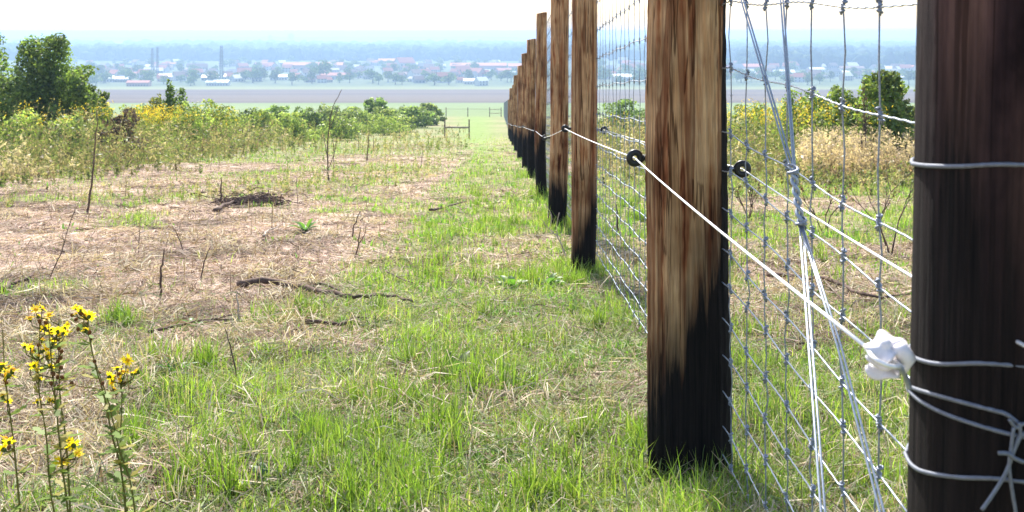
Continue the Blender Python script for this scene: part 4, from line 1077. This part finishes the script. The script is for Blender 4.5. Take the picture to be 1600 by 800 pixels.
twiggy(1392, 8.0, 225, "twiggy half bare shrub with reddish leaves against the dark post", 5)
twiggy(1290, 9.5, 265, "low twiggy shrub behind the bracing wires", 8, 1.2)
twiggy(1170, 11, 280, "low reddish twiggy shrub just right of the broad post", 18, 1.2)

# brush heap
def brush(px, py, wpx, hpx, label):
    Y = Yg(py); x = at(px, Y); z0 = gz(x, Y); t = empty("brush_heap", (x, Y, z0), label, "brush heap")
    W = wpx * Y / F; H = hpx * Y / F; mb = MB()
    for i in range(900):
        a = rng.uniform(0, math.pi); c = Vector((rng.normal(0, W * .2), rng.normal(0, W * .16), abs(rng.normal(0, H * .24)) - .02)); L = rng.uniform(.1, .45) * W * .6
        d = Vector((math.cos(a), math.sin(a), rng.normal(0, .25))); mb.tube([c - d * L / 2, c + Vector((0, 0, rng.uniform(0, .03))), c + d * L / 2], [.005, .0045, .002], 4)
    link("twigs", mb.mesh("twigs"), M_STICK, t)["kind"] = "stuff"
brush(396, 322, 125, 32, "dark heap of brushwood on the bare ground behind the straw")
brush(300, 492, 50, 6, "thin scatter of dark twigs in the grass left of the pale stick") if False else None

# leafy plants
def rosette(px, py, nleaf, L, W, col, label, up=.7, cat="plant"):
    Y = Yg(py); x = at(px, Y); z0 = gz(x, Y); t = empty("leafy_plant", (x, Y, z0), label, cat)
    for i in range(nleaf):
        a = 2.4 * i + random.uniform(-.3, .3); el_ = random.uniform(up - .3, up + .3); l = L * random.uniform(.7, 1.1)
        d = Vector((math.cos(a) * math.cos(el_), math.sin(a) * math.cos(el_), math.sin(el_))); u = Vector((-math.sin(a), math.cos(a), 0)); mb = MB()
        vs = []; K = 6
        for k in range(K + 1):
            f = k / K; c = d * l * f - Vector((0, 0, .35 * l * f * f)); wv = W * math.sin(math.pi * min(1, f * .92 + .06)) * .5
            vs += [c - u * wv + Vector((0, 0, wv * .35)), c, c + u * wv + Vector((0, 0, wv * .35))]
        fs = []
        for k in range(K):
            b = k * 3; fs += [(b, b + 1, b + 4, b + 3), (b + 1, b + 2, b + 5, b + 4)]
        cc = tuple(c * random.uniform(.8, 1.2) for c in col); mb.add(vs, fs, cc); link("leaf", mb.mesh("leaf", True, True), M_GRASS, t)
    return t
rosette(712, 597, 5, .15, .034, (.08, .16, .03), "dark upright dock leaf plant in the green strip", 1.2)
rosette(272, 590, 16, .11, .022, (.08, .22, .03), "bright bushy green weed behind the flowering stems", .9)
rosette(800, 452, 16, .17, .045, (.10, .22, .04), "broad leaved bright green weed nearest the second post", .8)
rosette(855, 448, 14, .14, .04, (.13, .27, .04), "small leafy weed left of the second post's foot", .7)
rosette(420, 750, 7, .12, .03, (.06, .13, .05), "dark leafed weed near the bottom in matted grass", .7)
rosette(185, 497, 9, .13, .03, (.14, .26, .08), "pale leaved weed at the edge of the straw behind the flowers", 1.0)
rosette(478, 362, 10, .20, .05, (.12, .22, .05), "green weed sprouting out of the trampled straw", .9)
rosette(872, 345, 6, .16, .06, (.45, .07, .04), "small plant with red leaves at the foot of the reddish post", .6)
for i, (a, b) in enumerate(((300, 505), (600, 590), (900, 560), (760, 700), (1180, 640), (1260, 560), (640, 725), (880, 640))):
    rosette(a, b, 8, .075, .024, (.11, .24, .04), ("small low weed in the turf left of the straw", "small low weed on the edge of the straw", "small low weed left of the broad post", "small low weed beyond the grey stick", "small low weed behind the netting by the broad post", "small low weed behind the bracing wires", "small low weed in front of the grey stick", "small low weed midway to the broad post")[i], .6)

# ------------------------------------------------------------------ far wooden fence with rails
def far_brace():
    Y = 62; t = empty("rail_brace", P(714, 215, Y), "wooden brace of two posts and a pale rail standing left of the path", "fence")
    for px in (695, 733):
        x = at(px, Y); z = gz(x, Y); mb = MB(); mb.tube([Vector((x, Y, z - .2)) - t.location, Vector((x, Y, z + 1.0)) - t.location], .035, 8); link("post", mb.mesh("post", True), M_STICK, t)
    mb = MB(); mb.tube([Vector((at(695, Y), Y, gz(at(695, Y), Y) + .56)) - t.location, Vector((at(733, Y), Y, gz(at(733, Y), Y) + .56)) - t.location], .05, 8); link("rail", mb.mesh("rail", True), M_OLDRAIL, t)
far_brace()
def far_fence():
    Y = 176; t = empty("rail_fence", P(740, 182, Y), "distant post and rail fence crossing the end of the path", "fence")
    xs = [at(p, Y) for p in (560, 600, 640, 668, 697, 731, 765, 783)]
    for i, x in enumerate(xs):
        z = gz(x, Y); mb = MB(); mb.tube([Vector((x, Y, z - .2)) - t.location, Vector((x, Y, z + 1.45)) - t.location], .06, 7); link("post", mb.mesh("post", True), M_STICK, t)
    for i in range(len(xs) - 1):
        for h in ((1.15, .55) if i >= 6 else (1.2,)):
            mb = MB(); a, b = xs[i], xs[i + 1]; mb.tube([Vector((a, Y, gz(a, Y) + h)) - t.location, Vector((b, Y, gz(b, Y) + h)) - t.location], .045 if i >= 6 else .02, 6); link("rail", mb.mesh("rail", True), M_OLDRAIL, t)
far_fence()

# ------------------------------------------------------------------ the town
M_WALL = [simple_mat("render_white", (.55, .53, .50), .9, 0, .06, 1), simple_mat("render_cream", (.42, .38, .31), .9, 0, .08, 1), simple_mat("render_pink", (.48, .29, .25), .9, 0, .08, 1), simple_mat("render_grey", (.22, .22, .23), .9, 0, .1, 1)]
M_ROOF = [simple_mat("roof_red", (.36, .12, .08), .8, 0, .15, 3), simple_mat("roof_brown", (.16, .10, .09), .8, 0, .15, 3), simple_mat("roof_light_sheet", (.66, .66, .66), .5, .0, .04, 1), simple_mat("roof_slate", (.14, .15, .17), .7, 0, .15, 3)]
M_GLASS = simple_mat("window_glass", (.03, .04, .05), .15, 0, .1, 1)
WN = ("white", "cream", "pink", "grey"); RN = ("red", "brown", "bright pale", "slate grey")
def house_meshes(W, D, h, rh, rows):
    mb = MB(); mb.add([(-W / 2, -D / 2, 0), (W / 2, -D / 2, 0), (W / 2, D / 2, 0), (-W / 2, D / 2, 0), (-W / 2, -D / 2, h), (W / 2, -D / 2, h), (W / 2, D / 2, h), (-W / 2, D / 2, h), (-W / 2, 0, h + rh - .15), (W / 2, 0, h + rh - .15)],
                      [(0, 1, 5, 4), (2, 3, 7, 6), (1, 2, 6, 9, 5), (3, 0, 4, 8, 7), (0, 3, 2, 1)])
    wall = mb.mesh("wall")
    mb = MB(); e = .5; tk = .25
    a = [(-W / 2 - e, -D / 2 - e, h - e * rh / (D / 2)), (W / 2 + e, -D / 2 - e, h - e * rh / (D / 2)), (W / 2 + e, 0, h + rh), (-W / 2 - e, 0, h + rh), (W / 2 + e, D / 2 + e, h - e * rh / (D / 2)), (-W / 2 - e, D / 2 + e, h - e * rh / (D / 2))]
    up = [(x, y, z + tk) for x, y, z in a]
    mb.add(a + up, [(6, 7, 8, 9), (9, 8, 10, 11), (0, 3, 2, 1), (3, 5, 4, 2), (0, 1, 7, 6), (4, 5, 11, 10), (1, 2, 8, 7), (2, 4, 10, 8), (0, 6, 9, 3), (3, 9, 11, 5)])
    roof = mb.mesh("roof")
    mb = MB()
    nx = max(2, int(W / 3))
    for j in range(rows):
        for i in range(nx):
            x = -W / 2 + (i + .5) * W / nx; z = 1.4 + j * 2.7
            if z + .8 < h: mb.box((x, -D / 2 - .02, z), (1.1, .12, 1.3))
    win = mb.mesh("windows")
    return wall, roof, win
TYPES = [house_meshes(W, D, h, rh, r) for (W, D, h, rh, r) in ((11, 9, 5.2, 3.6, 2), (9, 8, 3.4, 3.2, 1), (14, 10, 6, 4, 2), (18, 10, 3.6, 2.2, 1), (24, 12, 4.2, 2.0, 1))]
hcount = {}
def house(px, Y, ty, wi, ri, rot, scale=1.0, label=None, sx=1.0, where_=''):
    x = at(px, Y); z = gz(x, Y)
    lab = label or f"{('two storey', 'small', 'large', 'long low', 'long low')[ty]} {WN[wi]} house, {RN[ri]} roof, {where_}"
    t = empty("town_house", (x, Y, z - .1), lab, "house" if ty < 4 or label is None else "building", "houses of the far town" if label is None else None)
    t.rotation_euler = (0, 0, rot); t.scale = (scale * sx, scale, scale)
    wl_, rf, wn = TYPES[ty]
    for nm, me, m in (("wall", wl_, M_WALL[wi]), ("roof", rf, M_ROOF[ri]), ("window", wn, M_GLASS)):
        o = bpy.data.objects.new(nm, me); COL.objects.link(o); o.parent = t
        if not me.materials: me.materials.append(m)
        if nm == 'window': o['kind'] = 'stuff'
        o.material_slots[0].link = 'OBJECT'; o.material_slots[0].material = m
    return t
def Yt(py): return F * 47.6 / (py - 50)     # distance on the valley floor for an image row
for args in (
    (163, 129, 3, 0, 2, .05, 1.3, "long white shed with pinkish bright roof nearest the left trees"), (190, 129, 3, 3, 2, -.05, 1.1, "grey shed with a bright flat roof beside the long white shed"),
    (217, 137, 4, 2, 0, .05, 1.0, "wide brick red barn among trees at the left of the town"), (233, 116, 0, 0, 2, .5, 1.2, "bright white house standing high above the red barn"),
    (264, 125, 3, 0, 2, .1, 1.3, "bright roofed shed just left of the lattice mast"), (341, 136, 4, 0, 2, .0, 1.0, "big bright white shed near the foot of the lattice mast"),
    (330, 126, 3, 3, 2, .0, 1.2, "pale roofed hall left behind the lattice mast"), (366, 125, 3, 0, 2, .0, 1.3, "pale roofed hall right behind the lattice mast"),
    (382, 122, 0, 2, 0, .2, 1.6, "pink gabled building right of the lattice mast"), (530, 124, 3, 0, 0, .0, 1.5, "low white building with reddish roof at the town's near edge"),
    (436, 125, 3, 0, 2, .1, 1.2, "bright low shed left of the reddish roofed building"), (752, 136, 0, 0, 2, .6, 1.1, "white house with gable at the right of the town's edge"),
    (738, 133, 3, 0, 2, .1, 1.1, "bright flat shed beside the white gabled house"), (612, 101, 4, 2, 0, .0, 2.0, "large red roofed manor block above the town"),
    (632, 108, 2, 1, 0, .6, 2.0, "red gabled block right of the manor"), (655, 131, 1, 3, 1, .3, 1.3, "dark gabled cottage at the near edge of the town"),
    (975, 128, 3, 0, 2, .2, 1.6, "bright roofed hall seen through the netting between posts"), (1225, 118, 3, 0, 2, .0, 1.5, "bright roofed shed seen between the bracing wires"),
    (1275, 112, 3, 0, 2, .2, 1.3, "pale shed right of the bracing wires"), (1330, 112, 4, 1, 1, .0, 1.5, "long cream block behind the netting in the town"), (1410, 110, 4, 1, 0, .0, 1.5, "long cream block near the dark post's edge")):
    px, py, ty, wi, ri, rot, s_, lab = args
    house(px, Yt(py), ty, wi, ri, rot, s_ * .78, lab)
# long red roofed terraces
for i, (x0, x1, py) in enumerate(((445, 535, 109), (705, 790, 110), (795, 850, 111), (1130, 1190, 112))):
    Y = Yt(py); nseg = 6
    L = (x1 - x0) * Y / F
    house((x0 + x1) / 2, Y, 4, 2, 0, .02, 1.6, ("long row of red roofed buildings behind the left half of the town", "long pinkish red roofed row left of the posts", "long red roofed row disappearing behind the posts", "red roofed row just right of the broad post")[i], sx=L / 24 / 1.6)
def where(px, py):
    lm = [(140, "by the left trees"), (190, "by the bright sheds"), (235, "by the thin masts"), (290, "left of tall mast"), (346, "at tall mast"), (400, "right of tall mast"), (450, "left of long red row"),
          (500, "before long red row"), (550, "at long red row's end"), (600, "left of manor"), (650, "right of manor"), (710, "left of gabled house"), (770, "right of gabled house"), (830, "left of posts"),
          (960, "between tan posts"), (1050, "behind broad post"), (1170, "beside broad post"), (1235, "behind bracing wires"), (1300, "right of bracing wires"), (1380, "near dark post"), (1440, "at dark post's edge")]
    a_ = min(lm, key=lambda q: abs(q[0] - px))[1]
    b_ = "near side" if py > 121 else ("halfway back" if py > 109 else "forest side")
    return "town's " + b_ + ", " + a_ if b_ != "halfway back" else "halfway back in town, " + a_
for i in range(275):
    side = rng.random()
    px = rng.uniform(120, 860) if side < .68 else rng.uniform(925, 1440)
    py = rng.choice([rng.uniform(98, 112), rng.uniform(108, 122), rng.uniform(118, 131)], p=[.42, .38, .20])
    house(px, Yt(py), int(rng.choice([0, 1, 2, 3], p=[.42, .3, .13, .15])), int(rng.choice(4, p=[.5, .25, .1, .15])), int(rng.choice(4, p=[.38, .27, .11, .24])), rng.uniform(-.8, .8), rng.uniform(.75, 1.1), where_=where(px, py))

# town trees: shared crowns
def clump_crown(seed, nl=9, leafs=420, pal=GREEN):
    rs = np.random.default_rng(seed); c, r = [], []
    for i in range(nl):
        a = rs.uniform(0, 6.28); q = rs.uniform(0, .33); z = rs.uniform(.32, .84); k = .30 * (1.1 - abs(z - .5))
        c.append((math.cos(a) * q, math.sin(a) * q, z)); r.append((k, k, .16))
    V, Fq, C = leaf_cloud(c, r, leafs, .07, pal, .25, shell=.4)
    m = np_mesh("crown", V, [Fq], C); m.materials.append(M_FARLEAF); return m
CROWNS = [clump_crown(100 + i, pal=[GREEN, OLIVE, GREEN, YGREEN[:3]][i]) for i in range(4)]
tm_ = MB(); tm_.tube([(0, 0, 0), (0, 0, .25), (0.01, 0, .55)], [.035, .028, .012], 6); TRUNK = tm_.mesh("trunk", True); TRUNK.materials.append(M_BARK)
def tree(px, Y, H, W, k, label, group, nm="town_tree"):
    x = at(px, Y); t = empty(nm, (x, Y, gz(x, Y)), label, "tree", group); t.scale = (W, W, H); t.rotation_euler = (0, 0, rng.uniform(0, 6.28))
    for n_, me in (("crown", CROWNS[k]), ("trunk", TRUNK)):
        o = bpy.data.objects.new(n_, me); COL.objects.link(o); o.parent = t
for i in range(270):
    px = rng.uniform(95, 870) if rng.random() < .68 else rng.uniform(925, 1440)
    py = rng.choice([rng.uniform(97, 118), rng.uniform(118, 136.5)], p=[.5, .5]); H = rng.uniform(7, 14); k = int(rng.integers(0, 4))
    ws = rng.uniform(.8, 1.25); tree(px, Yt(py), H, H * ws, k, ("short " if H < 9.3 else ("tall " if H > 11.6 else "")) + ("narrow " if ws < .93 else ("wide " if ws > 1.12 else "")) + ("rounded dark green tree", "olive green tree", "mid green bushy tree", "light green loose tree")[k] + " " + where(px, py), "trees between the far houses")
tree(500, Yt(128), 22, 22, 0, "biggest rounded tree in the middle of the far town", None)
tree(430, Yt(131), 13, 14, 1, "pale tree on the near edge of the town, left of the reddish building", None); tree(618, Yt(134), 11, 13, 0, "low dark tree at the near edge of the town below the manor", None)

# forest belt behind the town: one mass
def forest():
    V, Fs, C = [], [], []; nv = 0
    bm = bmesh.new(); bmesh.ops.create_icosphere(bm, subdivisions=2, radius=1); bv = np.array([v.co[:] for v in bm.verts]); bf = np.array([[v.index for v in f.verts] for f in bm.faces]); bm.free()
    n = 5200
    u = rng.random(n) ** 1.4; Y = 1950 + u * 2300; X = rng.uniform(-.62, .62, n) * Y
    # the mass also creeps forward on the right-hand side
    m2 = 900; Y2 = rng.uniform(1500, 2000, m2); X2 = rng.uniform(.20, .60, m2) * Y2; Y = np.concatenate([Y, Y2]); X = np.concatenate([X, X2]); n = len(X)
    k = rng.random(n) < np.where(Y < 2150, 1, .35 + .9 * (vnoise(X, Y, 260, 7, 2) > .45)); X, Y = X[k], Y[k]; n = len(X)
    z = ground(X, Y); H = rng.uniform(12, 22, n) * (1 + .25 * (vnoise(X, Y, 300, 8, 1) - .5)); W = rng.uniform(7, 13, n) * (1 + (Y - 1950) / 3000)
    jit = 1 + rng.normal(0, .16, (n, len(bv), 1))
    P_ = bv[None] * jit * np.stack([W, W, H * .55], -1)[:, None, :]; P_[..., 2] += (H * .5)[:, None]
    P_ += np.stack([X, Y, z], -1)[:, None, :]
    c = palette(n, [(.04, .065, .03), (.055, .085, .035), (.035, .055, .03), (.07, .09, .04)], .2)
    Cc = np.repeat(c[:, None], len(bv), 1) * (1 + rng.normal(0, .2, (n, len(bv), 1)))
    Fq = (np.arange(n) * len(bv))[:, None, None] + bf[None]
    me = np_mesh("forest", P_.reshape(-1, 3), [Fq.reshape(-1, 3)], np.clip(Cc, .01, .5).reshape(-1, 3))
    o = link("forest", me, M_FARLEAF); tag(o, "hazy blue forest belt stretching across the plain behind the town", "forest", kind="stuff")
forest()

# ------------------------------------------------------------------ lattice masts
M_STEEL = simple_mat("painted_steel", (.12, .13, .14), .6, .3, .1, 1)
def mast(px, py_base, H, w0, label, arms=()):
    Y = Yt(py_base); x = at(px, Y); z = gz(x, Y); t = empty("lattice_mast", (x, Y, z), label, "mast")
    mb = MB(); n = int(H / 3)
    lg = MB()
    for sx_ in (-1, 1):
        for sy_ in (-1, 1):
            lg.tube([(sx_ * w0 / 2, sy_ * w0 / 2, -.5), (sx_ * w0 * .32, sy_ * w0 * .32, H)], .20, 4)
    for i in range(n):
        z0 = i * H / n; z1 = (i + 1) * H / n; a = w0 / 2 * (1 - .36 * z0 / H); b = w0 / 2 * (1 - .36 * z1 / H)
        for s_ in (-1, 1):
            mb.tube([(-a, s_ * a, z0), (b, s_ * b, z1)], .11, 4); mb.tube([(a, s_ * a, z0), (-b, s_ * b, z1)], .11, 4)
            mb.tube([(s_ * a, -a, z0), (s_ * b, b, z1)], .11, 4); mb.tube([(-b, s_ * b, z1), (b, s_ * b, z1)], .11, 4)
    link("leg", lg.mesh("legs"), M_STEEL, t); link("bracing", mb.mesh("bracing"), M_STEEL, t)
    for (h, l) in arms:
        am = MB(); am.tube([(-l / 2, 0, h), (l / 2, 0, h)], .18, 4); am.tube([(-l / 2, 0, h), (0, 0, h + 1.2), (l / 2, 0, h)], .12, 4); link("cross_arm", am.mesh("cross_arm"), M_STEEL, t)
mast(346, 128, 34, 3.0, "tall dark lattice mast rising above the town", [(28, 4), (24, 4.6), (19, 4.6)])
mast(238, 120, 31, 2.2, "left one of the pair of thin lattice masts", [(24, 5)])
mast(246, 120, 32, 2.0, "right one of the pair of thin lattice masts", [(22, 4)])

# far chimneys and blocks on the hazy skyline
for (px, Y, W, H, lab) in ((97, 5200, 5, 55, "far chimney shimmering in haze above the left trees"), (455, 5000, 24, 40, "far tower block in the haze"), (422, 5000, 14, 32, "lower far block left of the tower in the haze")):
    x = at(px, Y); t = empty("far_tower", (x, Y, gz(x, Y)), lab, "tower"); mb = MB(); mb.box((0, 0, H / 2), (W, W, H)); mb.box((0, 0, H + 2), (W * .4, W * .4, 4)); link("shaft", mb.mesh("shaft"), M_WALL[3], t)
    mb = MB()
    for j in range(int(H / 4)): mb.box((0, -W / 2 - .1, 2 + j * 4), (W * .7, .3, 1.4))
    link("window", mb.mesh("windows"), M_GLASS, t)

# hill ridges on the horizon
def ridge(Y, top_lo, top_hi, seed, col, depth=900):
    n = 400; xs = np.linspace(-.75, .75, n) * Y; t = vnoise(xs, xs * 0, 1500, seed, 3); zt = top_lo + (top_hi - top_lo) * t + 5 * vnoise(xs, xs * 0, 70, seed + 3, 2)
    rows = 14; V = []
    for r_ in range(rows):
        f = r_ / (rows - 1); s_ = math.sin(math.pi * f) ** .7; y = Y + (f - .5) * depth * 2
        z = -56 + (zt + 56) * s_ + (vnoise(xs, np.full(n, y), 90, seed + 5, 2) - .5) * 5; V.append(np.stack([xs, np.full(n, y), z], -1))
    i = np.arange(rows - 1)[:, None] * n + np.arange(n - 1)[None]
    Fq = np.stack([i, i + 1, i + n + 1, i + n], -1).reshape(-1, 4)
    Cc = np.tile(np.array(col), (rows * n, 1)) * (.7 + .6 * vnoise(np.tile(xs, rows), np.repeat(np.arange(rows) * 130.0, n), 260, seed + 9, 3))[:, None]
    o = link("hills", np_mesh("hills", np.concatenate(V), [Fq], Cc, True), vcol_mat("wooded_hills")); tag(o, kind="structure")
ridge(5600, -40, -22, 5, (.05, .08, .04)); ridge(8300, -32, -4, 15, (.06, .085, .05)); ridge(11000, -22, 6, 25, (.07, .09, .06), 1100)

# ------------------------------------------------------------------ haze
def haze():
    mb = MB(); x, y0, y1, z0, z1 = 12000, -90, 12700, -64, 9
    mb.add([(-x, y0, z0), (x, y0, z0), (x, y1, z0), (-x, y1, z0), (-x, y0, z1), (x, y0, z1), (x, y1, z1), (-x, y1, z1)], [(0, 3, 2, 1), (4, 5, 6, 7), (0, 1, 5, 4), (1, 2, 6, 5), (2, 3, 7, 6), (3, 0, 4, 7)])
    m, t, o = new_mat("haze"); v = N(t, "ShaderNodeVolumePrincipled"); v.inputs["Density"].default_value = HAZE
    v.inputs["Color"].default_value = (.42, .61, .90, 1); v.inputs["Anisotropy"].default_value = .2
    t.links.new(v.outputs[0], o.inputs["Volume"])
    ob = link("haze", mb.mesh("haze"), m); tag(ob, "pale blue summer haze over the plain", "haze", kind="stuff")
haze()
print("TRIS", sum(len(o.data.loops) - 2 * len(o.data.polygons) for o in bpy.data.objects if o.type == 'MESH'))
